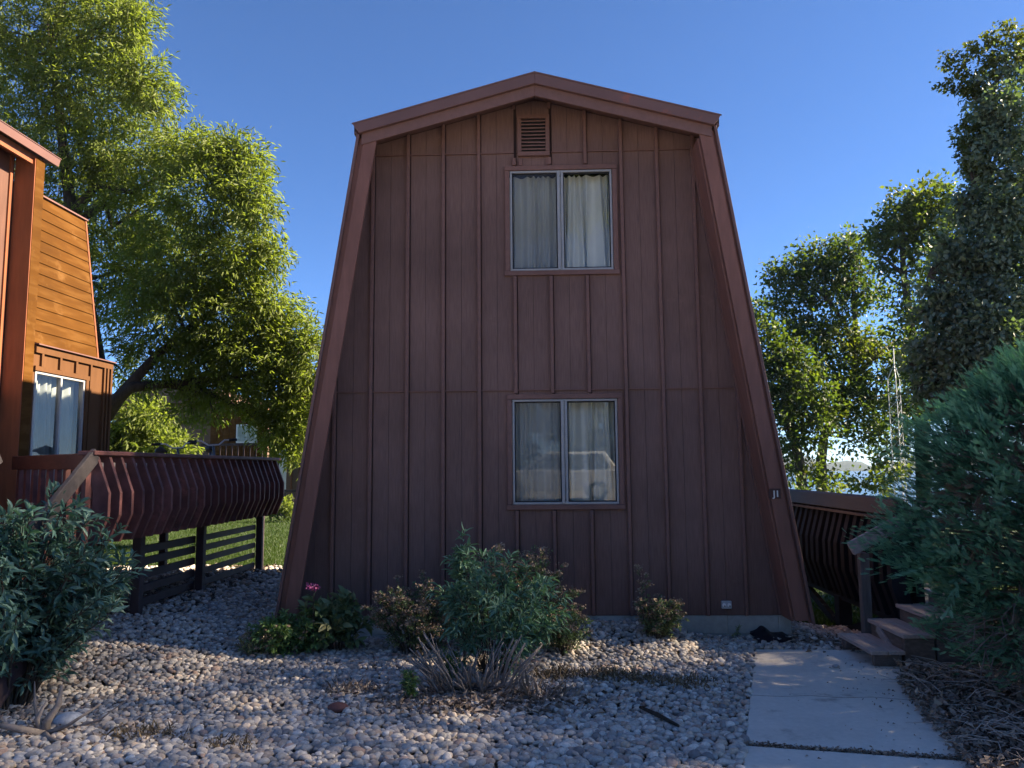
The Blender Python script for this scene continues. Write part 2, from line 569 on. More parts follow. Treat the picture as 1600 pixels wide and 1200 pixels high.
def cut(rects, w):
    out = []
    for x0, x1, z0, z1 in rects:
        wx0, wx1, wz0, wz1 = w
        if x1 <= wx0 or x0 >= wx1 or z1 <= wz0 or z0 >= wz1:
            out.append((x0, x1, z0, z1))
            continue
        if z0 < wz0: out.append((x0, x1, z0, wz0))
        if z1 > wz1: out.append((x0, x1, wz1, z1))
        if x0 < wx0: out.append((x0, wx0, max(z0, wz0), min(z1, wz1)))
        if x1 > wx1: out.append((wx1, x1, max(z0, wz0), min(z1, wz1)))
    return out
WIN = [(-.297, .857, 4.000, 5.160), (-.290, .860, 1.408, 2.552)]     # x0,x1,z0,z1 of the aluminium frames
BX = [-.226 - .020 + k * .4032 for k in range(-6, 7)]
edges = [-2.75] + BX + [2.75]
rows = [(.232, 2.652), (2.662, 5.372), (5.382, 6.2)]
for i in range(len(edges) - 1):
    a, b = edges[i], edges[i + 1]
    mid = (a + b) / 2
    for z0, z1 in rows:
        rects = [(a + .029, mid - .0016, z0, z1), (mid + .0016, b - .003, z0, z1)]  # gap right of each batten bares the dark sheathing as its shadow line
        for w in WIN:
            rects = [r for q in rects for r in cut([q], (w[0] - .01, w[1] + .01, w[2] - .01, w[3] + .01))]
        for r in rects:
            poly = clip_wall(*r)
            if len(poly) >= 3:
                off = random.uniform(-.0012, .0012)
                obj('siding_panel', MB().prism([(x, YW + off, z) for x, z in poly], (0, .012 - off, 0)), siding, house)
# sheathing behind the panels, darkened to draw shadow lines in grooves and beside battens
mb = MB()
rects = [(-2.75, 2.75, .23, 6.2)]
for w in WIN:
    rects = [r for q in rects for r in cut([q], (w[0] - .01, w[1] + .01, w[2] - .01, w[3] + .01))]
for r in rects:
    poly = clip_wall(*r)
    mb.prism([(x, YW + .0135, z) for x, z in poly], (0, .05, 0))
obj('wall', mb, surf('shadow_line_sheathing', shade((.045, .026, .024), .9, 1.1), 5, rough=.9), house)
# battens, interrupted by the windows and their trim
def batten(x, z0, z1, w=.038, y=YW):
    segs = [(x - w / 2, x + w / 2, z0, z1)]
    for q in WIN:
        segs = [s for t in segs for s in cut([t], (q[0] - .062, q[1] + .062, q[2] - .066, q[3] + .066))]
    segs = [s for t in segs for s in cut([t], (-.245, .20, 5.31, 5.90))]
    for s in segs:
        if s[1] - s[0] < w * .9:
            continue
        poly = clip_wall(*s)
        if len(poly) >= 3:
            mb = MB().prism([(px, y - .036, pz) for px, pz in poly], (0, .034, 0))
            obj('batten', mb, trim_m, house, bevel=.003)
for i, x in enumerate(BX):
    batten(x, .232, 6.2)
for x in (-.175, .135):
    obj('batten', MB().box(x - .018, x + .018, YW - .03, YW - .0005, 5.222, 5.306), trim_m, house, bevel=.003)
# metal z flashing at the panel joints
for z in (2.657, 5.377):
    for i in range(len(edges) - 1):
        poly = clip_wall(edges[i] + .022, edges[i + 1] - .022, z - .006, z + .006)
        if len(poly) >= 3 and abs(edges[i]) < 2.6:
            if z > 5 and -.27 < (edges[i] + edges[i + 1]) / 2 < .19:
                continue
            obj('joint_flashing', MB().prism([(px, YW - .020 - .004 * (i % 2), pz) for px, pz in poly], (0, .0225, 0)), trim_m, house)
# windows
def curtain(x0, x1, z0, z1, y, amp, seed, gather=0):
    r = random.Random(seed)
    n = 90
    ph, xs, ys = 0, [], []
    for i in range(n + 1):
        u = i / n
        xs.append(x0 + (x1 - x0) * u)
        ph += .50 + .28 * math.sin(u * 9 + seed) + r.uniform(-.08, .15)
        ys.append(y + amp * math.sin(ph) + amp * .4 * math.sin(ph * .41 + seed))
    mb = MB()
    nz = 6
    for j in range(nz + 1):
        v = j / nz
        for i in range(n + 1):
            k = 1 + .25 * math.sin(i * .23 + seed)
            mb.v.append((xs[i] + gather * .05 * (1 - v) * math.sin(i * .2), y + (ys[i] - y) * (1.5 - .6 * v) * k, z0 + (z1 - z0) * v))
    for j in range(nz):
        for i in range(n):
            a = j * (n + 1) + i
            mb.f.append((a, a + 1, a + n + 2, a + n + 1))
    return mb
def window(x0, x1, z0, z1, seed):
    fr = MB()
    t = .024
    yf, yb = YW - .018, YW + .06
    fr.box(x0, x1, yf, yb, z0, z0 + t)
    fr.box(x0, x1, yf, yb, z1 - t, z1)
    fr.box(x0, x0 + t, yf, yb, z0 + t + .001, z1 - t - .001)
    fr.box(x1 - t, x1, yf, yb, z0 + t + .001, z1 - t - .001)
    w = obj('window', fr, alu_m, house, bevel=.004)
    xm = (x0 + x1) / 2 - .005
    mu = MB()
    mu.box(xm - .038, xm - .004, YW - .026, YW + .02, z0 + .004, z1 - .004)
    mu.box(xm + .002, xm + .033, YW - .016, YW + .035, z0 + .006, z1 - .006)
    obj('mullion', mu, alu_m, w, bevel=.004)
    ins = MB()                                # dark gasket round the panes
    for a, b in ((x0 + t, xm - .038), (xm + .033, x1 - t)):
        ins.box(a, b, YW + .004, YW + .016, z0 + t, z0 + t + .014)
        ins.box(a, b, YW + .004, YW + .016, z1 - t - .014, z1 - t)
        ins.box(a, a + .012, YW + .004, YW + .016, z0 + t + .0145, z1 - t - .0145)
        ins.box(b - .012, b, YW + .004, YW + .016, z0 + t + .0145, z1 - t - .0145)
    obj('gasket', ins, rubber_m, w)
    for a, b, y in ((x0 + t, xm - .038, YW + .026), (xm + .033, x1 - t, YW + .020)):
        obj('pane', MB().add([(a, y, z0 + t), (b, y, z0 + t), (b, y, z1 - t), (a, y, z1 - t)], [(0, 1, 2, 3)]), glass_m, w)
    obj('screen', MB().add([(x0 + t + .012, YW + .010, z0 + t + .014), (xm - .050, YW + .010, z0 + t + .014), (xm - .050, YW + .010, z1 - t - .014), (x0 + t + .012, YW + .010, z1 - t - .014)], [(0, 1, 2, 3)]), screen_m, w)
    obj('curtain', curtain(x0 - .06, (x0 + x1) / 2 - .02, z0 - .05, z1 - .02, YW + .135, .030, seed), curtain_m, w, True, label='left hand curtain hanging in loose folds')
    obj('curtain', curtain((x0 + x1) / 2 - .05, x1 + .02, z0 - .05, z1 - .01, YW + .155, .036, seed + 3, 1), curtain_m, w, True, label='right hand curtain hanging in loose folds')
    # trim boards round it
    tr = .056
    for b in ((x0 - tr, x1 + tr, z1 + .003, z1 + tr), (x0 - tr - .01, x1 + tr + .01, z0 - tr, z0 - .003),
              (x0 - tr, x0 - .003, z0 - .001, z1 + .001), (x1 + .003, x1 + tr, z0 - .001, z1 + .001)):
        p = 0.004 if b[3] - b[2] < .1 else 0
        obj('window_trim', MB().box(b[0], b[1], YW - .030 - p, YW - .0005, b[2], b[3]), trim_m, house, bevel=.003)
window(*WIN[0], 2)
window(*WIN[1], 5)
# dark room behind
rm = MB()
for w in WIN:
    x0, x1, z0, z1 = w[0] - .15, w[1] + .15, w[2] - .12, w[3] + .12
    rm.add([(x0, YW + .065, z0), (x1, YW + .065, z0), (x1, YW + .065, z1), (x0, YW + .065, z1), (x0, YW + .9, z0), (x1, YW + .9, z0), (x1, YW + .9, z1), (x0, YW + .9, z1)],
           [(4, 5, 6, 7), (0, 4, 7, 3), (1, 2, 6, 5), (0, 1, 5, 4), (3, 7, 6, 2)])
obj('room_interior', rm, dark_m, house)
obj('fascia_joint', MB().prism([(-1.006, YF - .0562, ZP - .276), (-1.0, YF - .0562, ZP - .274), (-1.0, YF - .0562, ZP - .388), (-1.006, YF - .0562, ZP - .390)], (0, .0011, 0)), trim_m, house)
# gable vent
vx0, vx1, vz0, vz1 = -.205, .160, 5.33, 5.815
vf = MB()
vf.box(vx0, vx1, YW - .045, YW + .0, vz0, vz0 + .05)
vf.box(vx0, vx1, YW - .045, YW + .0, vz1 - .04, vz1)
vf.box(vx0, vx0 + .045, YW - .045, YW, vz0 + .0505, vz1 - .0405)
vf.box(vx1 - .045, vx1, YW - .045, YW, vz0 + .0505, vz1 - .0405)
vent = obj('gable_vent', vf, trim_m, house, bevel=.003)
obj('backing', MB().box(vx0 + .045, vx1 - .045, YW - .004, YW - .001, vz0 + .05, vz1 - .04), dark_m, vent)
for i in range(9):
    z = vz0 + .066 + i * .0415
    tilt = .02 * (-1 if i == 2 else 0)
    obj('slat', MB().prism([(vx0 + .045, YW - .050, z), (vx1 - .045, YW - .050, z + tilt * .5), (vx1 - .045, YW - .010, z + .022), (vx0 + .045, YW - .010, z + .022)], (0, -.002, .013)), trim_m, vent)
# overhanging sides: leg boards, edge trim, inner lining, outer skin
ZB = 1.8 - 1.515 * KF
for sgn in (-1, 1):
    def pt(z, inset, y):
        return (sgn * (xo(z) - inset), y, z)
    zt = 1.8 + 3.56 * KF
    def slab_s(z0, z1, i0, i1, y0, y1):
        a = [pt(z0, i0, y0), pt(z0, i1, y0), pt(z1, i1, y0), pt(z1, i0, y0)]
        return MB().prism(a, (0, y1 - y0, 0))
    bw, bi = (.142, .055) if sgn > 0 else (.142, .085)
    obj('leg_board', slab_s(ZB, zt - .02, bi, bi + bw, YF, YF + .035), leg_m, house, bevel=.004)
    obj('leg_board', slab_s(ZB - .02, zt - .02, .030, bi - .0005, YF + .028, YF + .06), leg_m, house)
    obj('edge_trim', slab_s(ZB - .03, zt + .02, .0, .0295, YF - .012, YF + .05), fascia_m, house, bevel=.003)
    if sgn > 0:
        obj('lining_board', slab_s(ZB - .01, zt - .1, .197, .222, YF + .036, YW - .052), leg_m, house, bevel=.003)
        obj('corner_batten', slab_s(ZB, zt - .12, .19, .235, YW - .05, YW - .001), trim_m, house)
    obj('pocket_lining', slab_s(ZB, zt - .05, .062, .078, YF + .062, YW - .001), trim_m, house)
    # outer skin of lap boards on the side
    nb = 24
    for k in range(nb):
        z0 = ZB + (zt - ZB) * k / nb
        z1 = ZB + (zt - ZB) * (k + 1) / nb + .012
        poly = [(sgn * (xo(z0) - .004), z0), (sgn * (xo(z1) - .022), z1), (sgn * (xo(z1) - .034), z1), (sgn * (xo(z0) - .026), z0)]
        mb = MB().prism([(x, YF + .051, z) for x, z in poly], (0, HB - YF - .06, 0))
        obj('lap_board', mb, siding, house)
    obj('side_wall', MB().prism([(sgn * (xo(ZB) - .04), YF + .07, ZB), (sgn * (xo(zt) - .04), YF + .07, zt), (sgn * (xo(zt) - .08), YF + .07, zt), (sgn * (xo(ZB) - .08), YF + .07, ZB)], (0, HB - YF - .1, 0)), siding, house)
    # upper roof slope, crown fascia, rake board, soffit
    def rz(x):
        return ZP - PIT * abs(x)
    xe = 1.945 * KF
    a0, a1 = 0.0, sgn * xe
    obj('roof', MB().prism([(a0, YF + .006, rz(0) - .003), (a1, YF + .006, rz(xe) - .003), (a1, YF + .006, rz(xe) - .06), (a0, YF + .006, rz(0) - .06)], (0, HB - YF, 0)), shingle_m, house)
    obj('crown_fascia', MB().prism([(a0, YF - .055, rz(0)), (sgn * (xe + .004), YF - .055, rz(xe)), (sgn * (xe - .02), YF - .055, rz(xe) - .045), (sgn * (xe - .07), YF - .055, rz(xe) - .105), (a0, YF - .055, rz(0) - .128)], (0, .058, 0)), fascia_m, house, bevel=.004)
    obj('drip_edge', MB().prism([(a0, YF - .062, rz(0) + .006), (sgn * (xe + .012), YF - .062, rz(xe) + .006), (sgn * (xe + .012), YF - .062, rz(xe) - .010), (a0, YF - .062, rz(0) - .010)], (0, .0062, 0)), galv_m if False else fascia_m, house)
    xr = xo(5.32) - .075
    obj('rake_board', MB().prism([(a0, YF - .012, rz(0) - .115), (sgn * xr, YF - .012, rz(xr) - .115), (sgn * xr, YF - .012, rz(xr) - .245), (a0, YF - .012, rz(0) - .25)], (0, .036, 0)), trim_m, house, bevel=.003)
    obj('soffit', MB().prism([(a0, YF + .03, rz(0) - .064), (sgn * (xr - .0), YF + .03, rz(xr) - .064), (sgn * (xr - .0), YF + .03, rz(xr) - .08), (a0, YF + .03, rz(0) - .08)], (0, YW - YF - .03, 0)), trim_m, house)
    obj('eave_fascia', MB().box(min(sgn * (xe - .03), a1), max(sgn * (xe - .03), a1), YF + .01, HB, rz(xe) - .09, rz(xe) - .061), fascia_m, house)
bw_ = MB().prism([(x, HB - .04, z) for x, z in clip_wall(-2.75, 2.75, .23, 6.2)], (0, .04, 0))
obj('rear_wall', bw_, siding, house)
# foundation of concrete blocks, two courses
cx = -2.62
k = 0
for row, (z0, z1) in enumerate(((-.22, .032), (.038, .229))):
    x = -2.64 - (.27 if row else 0)
    while x < 2.64:
        a, b = max(x, -2.64), min(x + .538, 2.645)
        if b - a > .05:
            obj('foundation_block', MB().box(a, b - .005, YW + .002 + .002 * (k % 3), YW + .2, z0, z1), block_m, house, bevel=.004)
            k += 1
        x += .543
obj('foundation_mortar', MB().box(-2.635, 2.635, YW + .010, YW + .19, -.3, .226), block_m, house)
obj('foundation_side', MB().box(2.42, 2.62, YW + .21, HB - .1, -.5, .25).box(-2.62, -2.42, YW + .21, HB - .1, -.5, .25), block_m, house)
# little electric outlet cover low on the wall
ob = obj('outlet_box', MB().box(1.912, 2.018, YW - .030, YW - .0005, .303, .383), galv_m, house, bevel=.005)
for x in (1.938, 1.992):
    obj('outlet_lid', MB().tube([(x, YW - .030, .343), (x, YW - .038, .343)], .019, 12), white_m, ob)
    obj('outlet_hole', MB().tube([(x + .004, YW - .038, .333), (x + .004, YW - .0405, .333)], .007, 8), rubber_m, ob)
# unit plate
sg = thing('unit_plate', 'small brown plate with white J1 on the right sloping edge board', 'sign', (2.35 * KF, YF - .005, 1.8 - .274 * KF))
obj('plate', MB().prism([(x * KF, YF - .012, 1.8 + (z - 1.8) * KF) for x, z in ((2.288, 1.478), (2.408, 1.478), (2.404, 1.576), (2.290, 1.576))], (0, .011, 0)), plate_m, sg, bevel=.002)
tx = bpy.data.curves.new('lettering', 'FONT')
tx.body = 'J1'
tx.size = .088
tx.extrude = .002
tx.offset = .0022
tx.align_x = 'CENTER'
tx.materials.append(letter_m)
tmp = bpy.data.objects.new('lettering_tmp', tx)
C.objects.link(tmp)
bpy.context.view_layer.update()
lm = bpy.data.meshes.new_from_object(tmp.evaluated_get(bpy.context.evaluated_depsgraph_get()))
bpy.data.objects.remove(tmp)
to = bpy.data.objects.new('lettering', lm)
C.objects.link(to)
to.parent = sg
to.location = (2.362 - 2.35, -.0095, -.030)
to.rotation_euler = (R_(90), 0, 0)

# ------------------------------------------------------------------ neighbouring orange house on the left
lh = thing('cedar_house', 'orange cedar sided house at the left edge with a curtained bay window', 'house', (-7, 9.5, .25))
XB = -5.9
# sloped upper wall of lap boards
zt0, zt1 = 3.33, 5.24
nb = 13
def lapx(z):
    return -5.97 - .14 * (z - 3.33)
for k in range(nb):
    z0 = zt0 + (zt1 - zt0) * k / nb
    z1 = zt0 + (zt1 - zt0) * (k + 1) / nb
    y1 = 10.16
    mb = MB().prism([(lapx(z0) + .016, 8.76, z0 + .004), (lapx(z1) + .004, 8.76, z1 + .010), (lapx(z1) - .03, 8.76, z1 + .010), (lapx(z0) - .02, 8.76, z0 + .004)], (0, y1 - 8.76, 0))
    obj('lap_board', mb, orange_m, lh)
obj('lap_backing', MB().prism([(lapx(zt0) - .022, 8.75, zt0 - .1), (lapx(zt1) - .022, 8.75, zt1), (lapx(zt1) - .3, 8.75, zt1), (lapx(zt0) - .5, 8.75, zt0 - .1)], (0, 10.15 - 8.75, 0)), cedar_red, lh)
obj('corner_trim', MB().prism([(lapx(zt0) + .02, 10.161, zt0), (lapx(zt1) + .02, 10.161, zt1), (lapx(zt1) - .12, 10.161, zt1), (lapx(zt0) - .12, 10.161, zt0)], (0, .03, 0)), cedar_red, lh)
obj('cap_flashing', MB().box(lapx(zt1) - .10, lapx(zt1) + .035, 8.765, 10.2, 5.252, 5.272), fascia_m, lh)
obj('cap_shingles', MB().prism([(lapx(zt1) + .02, 8.765, 5.274), (lapx(zt1) - 1.2, 8.765, 5.52), (lapx(zt1) - 1.2, 8.765, 5.46), (lapx(zt1) - .05, 8.765, 5.2735)], (0, 1.45, 0)), shingle_m, lh)
# corner post: orange outer face, inner face coloured red for bounced light
obj('corner_post', MB().box(-6.14, XB - .0005, 8.592, 8.604, .2, 5.50), cedar_red, lh)
obj('corner_board', MB().box(-6.138, XB + .004, 8.606, 8.764, .2, 5.50), orange_m, lh)
# recessed wall nearer the camera, with a window
obj('recess_wall', MB().box(-6.19, -6.146, 6.6, 8.59, .2, 5.6), surf('recess_paint', shade((.11, .05, .035), .8, 1.2), 7, (3, 3, .5), .7), lh)
rw = obj('window', MB().box(-6.145, -6.125, 8.28, 8.33, 3.9, 5.10).box(-6.145, -6.125, 7.2, 7.25, 3.9, 5.10).box(-6.145, -6.125, 7.251, 8.279, 5.05, 5.10).box(-6.145, -6.125, 7.251, 8.279, 3.9, 3.95), orange_m, lh)
obj('pane', MB().add([(-6.14, 7.25, 3.95), (-6.14, 8.28, 3.95), (-6.14, 8.28, 5.05), (-6.14, 7.25, 5.05)], [(0, 1, 2, 3)]), glass_m, rw)
obj('recess_batten', MB().box(-6.1455, -6.125, 8.50, 8.54, .2, 5.5), cedar_red, lh)
# eave above it
ev = MB().prism([(-5.862, 6.3, 5.53), (-5.842, 6.3, 5.61), (-7.6, 6.3, 6.05), (-7.6, 6.3, 5.97)], (0, 8.93 - 6.3, 0))
obj('roof', ev, shingle_m, lh)
obj('eave_fascia', MB().prism([(-5.86, 6.29, 5.522), (-5.838, 6.29, 5.612), (-5.825, 6.29, 5.612), (-5.847, 6.29, 5.522)], (0, 8.945 - 6.29, 0)), fascia_m, lh)
obj('drip_edge', MB().box(-5.842, -5.818, 6.29, 8.95, 5.613, 5.621), fascia_m, lh)
obj('frieze_board', MB().box(-5.965, -5.93, 6.3, 8.80, 5.42, 5.535), cedar_red, lh)
obj('soffit', MB().box(-6.145, -5.9655, 6.3, 8.80, 5.503, 5.52), cedar_red, lh)  # red colour stands in for light bounced up onto the soffit
bay_m = surf('bay_paint', shade((.110, .052, .024), .88, 1.1), 6, (4, 4, .6), .9, .2, 50, .002, .35, spec=.1)
# bay with a sliding window
zb1 = 3.285
obj('bay_roof', MB().prism([(XB + .06, 8.766, zb1 + .005), (XB + .06, 10.44, zb1 + .005), (-6.1, 10.44, zb1 + .05), (-6.1, 8.766, zb1 + .05)], (0, 0, .014)), fascia_m, lh)
obj('bay_fascia', MB().box(XB + .001, XB + .030, 8.77, 10.415, zb1 - .085, zb1 + .003), bay_m, lh)
bwin = (8.80, 9.80, .95, 2.985)             # y0,y1,z0,z1
obj('bay_wall', MB().box(-6.6, XB, 9.802, 10.40, .25, zb1).box(-6.6, XB, 8.77, 8.798, .25, zb1).box(-6.6, XB, 8.7985, 9.8015, 2.987, zb1).box(-6.6, XB, 8.7985, 9.8015, .25, .948), bay_m, lh)
for y in (8.90, 9.25, 9.58):
    obj('batten', MB().box(XB + .0005, XB + .030, y - .02, y + .02, 3.045, zb1 - .087), bay_m, lh)
for y in (9.90, 10.22, 10.30):
    obj('batten', MB().box(XB + .0005, XB + .030, y - .018, y + .018, .3, zb1 - .087), bay_m, lh)
obj('corner_batten', MB().box(XB + .0005, XB + .030, 10.365, 10.41, .3, zb1 - .087), bay_m, lh)
obj('head_trim', MB().box(XB + .0005, XB + .028, 8.775, 9.875, 2.988, 3.043), bay_m, lh)
obj('side_trim', MB().box(XB + .0005, XB + .028, 9.803, 9.86, .9, 2.987), bay_m, lh)
y0, y1, z0, z1 = bwin
wf = MB()
wf.box(XB - .05, XB + .012, y0, y0 + .03, z0, z1).box(XB - .05, XB + .012, y1 - .03, y1, z0, z1)
wf.box(XB - .05, XB + .012, y0 + .0305, y1 - .0305, z1 - .03, z1).box(XB - .05, XB + .012, y0 + .0305, y1 - .0305, z0, z0 + .03)
wf.box(XB - .04, XB + .016, 9.285, 9.32, z0 + .031, z1 - .031)
bwn = obj('window', wf, alu_m, lh, bevel=.003)
def xpane(x, ya, yb, za, zb):
    return MB().add([(x, ya, za), (x, yb, za), (x, yb, zb), (x, ya, zb)], [(0, 1, 2, 3)])
obj('pane', xpane(XB - .014, y0 + .03, 9.285, z0 + .03, z1 - .03), glass_m, bwn)
obj('pane', xpane(XB - .02, 9.32, y1 - .03, z0 + .03, z1 - .03), glass_m, bwn)
cu = curtain(0, 1, z0, z1, 0, .04, 11)
cu.v = [(XB - .14 + dy, y0 - .02 + u * 1.02, z) for u, dy, z in cu.v]
obj('curtain', cu, surf('grey_curtain', shade((.33, .34, .33), .9, 1.05), 9, (8, 8, 1), .9, .1, 120, .001, .2), bwn, True)
obj('room_interior', MB().box(-6.59, -6.57, y0, y1, z0, z1), dark_m, lh)
# body of the house behind and to the left
obj('main_wall', MB().box(-13, -6.62, 8.77, 10.1, .2, 5.2).box(-13, -6.2, 6.6, 8.585, .2, 5.45), surf('hidden_cedar', shade((.2, .1, .045), .8, 1.2), 5, (1, 1, 4)), lh)
obj('main_roof', MB().prism([(-6.3, 8.9, 5.30), (-9.6, 8.9, 6.1), (-13.2, 8.9, 5.3)], (0, 1.25, 0)), shingle_m, lh)

# ------------------------------------------------------------------ raised walkways with bent-rib railings
def rib_mesh(sgn, h, thick=.042):
    """one sawn plank rib: a bent outline, sgn = side it bulges to; origin at its top"""
    prof_out = [(0, 0), (.125, -.42 * h), (.125, -.68 * h), (.02, -h)]
    prof_in = [(-.12, -h), (-.02, -.68 * h), (-.02, -.42 * h), (-.13, 0)]
    p = prof_out + prof_in
    return MB().prism([(sgn * x, 0, z) for x, z in p], (0, thick, 0))
lw = thing('raised_walkway', 'reddish brown raised walkway with bent rib railing left of the main house', 'walkway', (-4.0, 9.2, .3))
XR = -3.98
n = 25
ribs = []
for k in range(n):
    y = 6.86 + k * (11.62 - 6.86) / (n - 1)
    if not ribs:
        r0 = obj('railing_rib', rib_mesh(1, .80), deck_m, None, bevel=.003)
        r0.parent = lw
        ribs.append(r0)
        o = r0
    else:
        o = dup(r0, lw)
    o.location = Vector((XR, y, 1.945)) - wloc(lw)
    o.rotation_euler = (R_(random.uniform(-.6, .6)), R_(random.uniform(-.8, .8)), R_(random.uniform(-2, 2)))
obj('cap_rail', MB().box(XR - .13, XR + .03, 6.78, 11.74, 1.948, 1.988), deck_m, lw, bevel=.006)
obj('inner_rail', MB().box(XR - .085, XR - .045, 6.8, 11.7, 1.80, 1.885), worn_m, lw, bevel=.004)
obj('inner_lining', MB().box(XR - .175, XR - .14, 6.8, 11.7, 1.15, 1.76), deck_m, lw)
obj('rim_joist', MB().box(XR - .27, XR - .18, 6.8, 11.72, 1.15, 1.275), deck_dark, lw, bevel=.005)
nd = 34
for k in range(nd):
    y = 6.85 + k * .1445
    obj('deck_board', MB().box(-5.55, XR - .28, y, y + .136, 1.245, 1.283), deck_m, lw)
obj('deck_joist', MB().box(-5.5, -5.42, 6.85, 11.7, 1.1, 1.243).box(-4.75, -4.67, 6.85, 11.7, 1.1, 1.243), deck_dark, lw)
for x, y in ((-4.28, 8.25), (-4.25, 9.72), (-4.22, 11.70), (-5.45, 9.2), (-5.45, 11.2), (-5.45, 7.1), (-4.3, 6.95)):
    z = gzf(x, y)
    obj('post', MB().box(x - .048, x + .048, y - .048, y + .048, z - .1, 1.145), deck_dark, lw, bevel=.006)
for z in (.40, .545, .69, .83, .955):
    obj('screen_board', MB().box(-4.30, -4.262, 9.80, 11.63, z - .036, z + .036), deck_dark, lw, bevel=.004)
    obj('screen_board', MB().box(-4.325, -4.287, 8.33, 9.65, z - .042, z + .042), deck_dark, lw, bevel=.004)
# end rail towards the cedar house with its pickets
A, B = Vector((-5.82, 8.42, 1.975)), Vector((-4.06, 6.88, 1.965))
obj('end_rail', MB().beam(A - Vector((0, 0, .07)), B - Vector((0, 0, .07)), .04, .145), surf('rail_wood', shade((.10, .038, .026), .7, 1.3), 8, (1, 1, 4), .6, .3), lw, bevel=.005)
for k in range(9):
    u = .06 + k * .107
    p = A.lerp(B, u)
    r = MB().prism([(p.x, p.y, 1.02), (p.x + .06, p.y - .055, 1.02), (p.x + .085, p.y - .08, 1.5), (p.x + .07, p.y - .066, 1.832), (p.x + .012, p.y - .011, 1.832), (p.x - .0, p.y, 1.5)], (.028, .032, 0))
    obj('picket', r, deck_m, lw)
rail_worn = surf('worn_rail', shade((.065, .055, .056), .7, 1.3), 10, (2, 2, 2), .8, .4)
# stair hand rails running down towards the viewer
for x, zz in ((-3.99, 1.985), (-5.02, 1.985)):
    a, b = Vector((x, 6.86 if x > -4.5 else 7.05, zz - .03)), Vector((x, 5.72, zz - .90))
    obj('hand_rail', MB().beam(a, b, .045, .135), rail_worn, lw, bevel=.006)
    obj('stair_stringer', MB().beam(a - Vector((0, .05, .92)), Vector((x, 5.55, .08)), .05, .24), deck_dark, lw)
    for k in range(4):
        y = 6.70 - k * .26
        z = zz - .12 - (6.86 - y) * .76
        obj('picket', MB().prism([(x - .02, y, z - .78), (x - .02, y, z), (x - .02, y + .075, z + .055), (x - .02, y + .075, z - .72)], (.036, 0, 0)), deck_m, lw)
for k in range(5):
    obj('stair_tread', MB().box(-4.99, -4.03, 6.58 - k * .24, 6.82 - k * .24, .90 - k * .18, .94 - k * .18), deck_m, lw, bevel=.005)

deck_backlit = surf('backlit_deck_wood', shade((.011, .010, .014), .7, 1.4), 7, (1, 1, .5), .75, .4, 50, .004, .5, spec=.15)  # deck wood darkened so its colour carries the backlit shade
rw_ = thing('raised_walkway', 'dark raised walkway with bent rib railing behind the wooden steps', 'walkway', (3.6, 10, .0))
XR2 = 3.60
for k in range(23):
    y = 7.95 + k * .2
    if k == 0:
        q0 = obj('railing_rib', rib_mesh(-1, 1.10, .10), deck_backlit, None, bevel=.003)
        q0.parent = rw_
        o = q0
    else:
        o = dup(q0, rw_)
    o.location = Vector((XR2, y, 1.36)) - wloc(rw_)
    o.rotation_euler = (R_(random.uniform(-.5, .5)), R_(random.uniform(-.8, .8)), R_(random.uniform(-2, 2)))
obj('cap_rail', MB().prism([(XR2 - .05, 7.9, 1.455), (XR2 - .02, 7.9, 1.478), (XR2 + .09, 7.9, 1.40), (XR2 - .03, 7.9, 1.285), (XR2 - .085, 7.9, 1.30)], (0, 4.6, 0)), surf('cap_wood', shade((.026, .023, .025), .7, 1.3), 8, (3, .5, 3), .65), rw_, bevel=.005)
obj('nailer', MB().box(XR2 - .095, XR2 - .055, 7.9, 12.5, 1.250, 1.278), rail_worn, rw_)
obj('inner_lining', MB().box(XR2 + .135, XR2 + .17, 7.92, 12.45, .20, 1.38), deck_backlit, rw_)
obj('rim_joist', MB().box(XR2 + .0, XR2 + .10, 7.92, 12.45, .20, .262), deck_backlit, rw_)
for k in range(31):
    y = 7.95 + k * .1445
    obj('deck_board', MB().box(XR2 + .175, XR2 + 1.4, y, y + .136, .245, .285), deck_backlit, rw_)
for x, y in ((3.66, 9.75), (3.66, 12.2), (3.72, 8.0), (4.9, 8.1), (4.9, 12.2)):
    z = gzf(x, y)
    obj('post', MB().box(x - .075, x + .075, y - .075, y + .075, z - .3, .235), deck_backlit, rw_, bevel=.006)
obj('brace', MB().beam((3.66, 9.70, gzf(3.66, 9.7) - .06), (3.66, 11.3, .235), .06, .09), deck_backlit, rw_)
obj('brace', MB().beam((3.66, 9.80, gzf(3.66, 9.8) - .06), (3.66, 8.35, .235), .06, .09), deck_backlit, rw_)

# ------------------------------------------------------------------ wooden steps
st = thing('wooden_steps', 'weathered wooden steps climbing from the path behind the juniper', 'steps', (3.1, 7.55, .02))
def tread(x0, x1, y0, y1, z, n=2):
    w = (x1 - x0 - .006 * (n - 1)) / n
    for k in range(n):
        a = x0 + k * (w + .006)
        obj('tread_board', MB().box(a, a + w, y0 + .004 * k, y1 - .003 * k, z - .036, z), step_m, st, bevel=.005)
tread(2.925, 3.225, 7.19, 7.95, .160)
tread(3.215, 3.505, 7.20, 7.96, .300)
tread(3.500, 3.80, 7.21, 7.97, .440)
tread(3.79, 4.10, 7.21, 7.97, .580)
obj('riser', MB().box(2.955, 3.20, 7.215, 7.265, .022, .122), log_m, st, bevel=.006)
obj('riser', MB().box(2.95, 3.20, 7.86, 7.94, .022, .122), log_m, st, bevel=.012)
for x in (2.99, 3.05, 3.11, 3.17):
    obj('tread_rib', MB().box(x, x + .012, 7.20, 7.214, .122, .1605), step_m, st)
for y in (7.225, 7.88):
    for k in range(3):
        obj('riser', MB().box(3.235 + k * .285, 3.50 + k * .285, y, y + .05, .03, .262 + k * .14), log_m, st, bevel=.006)
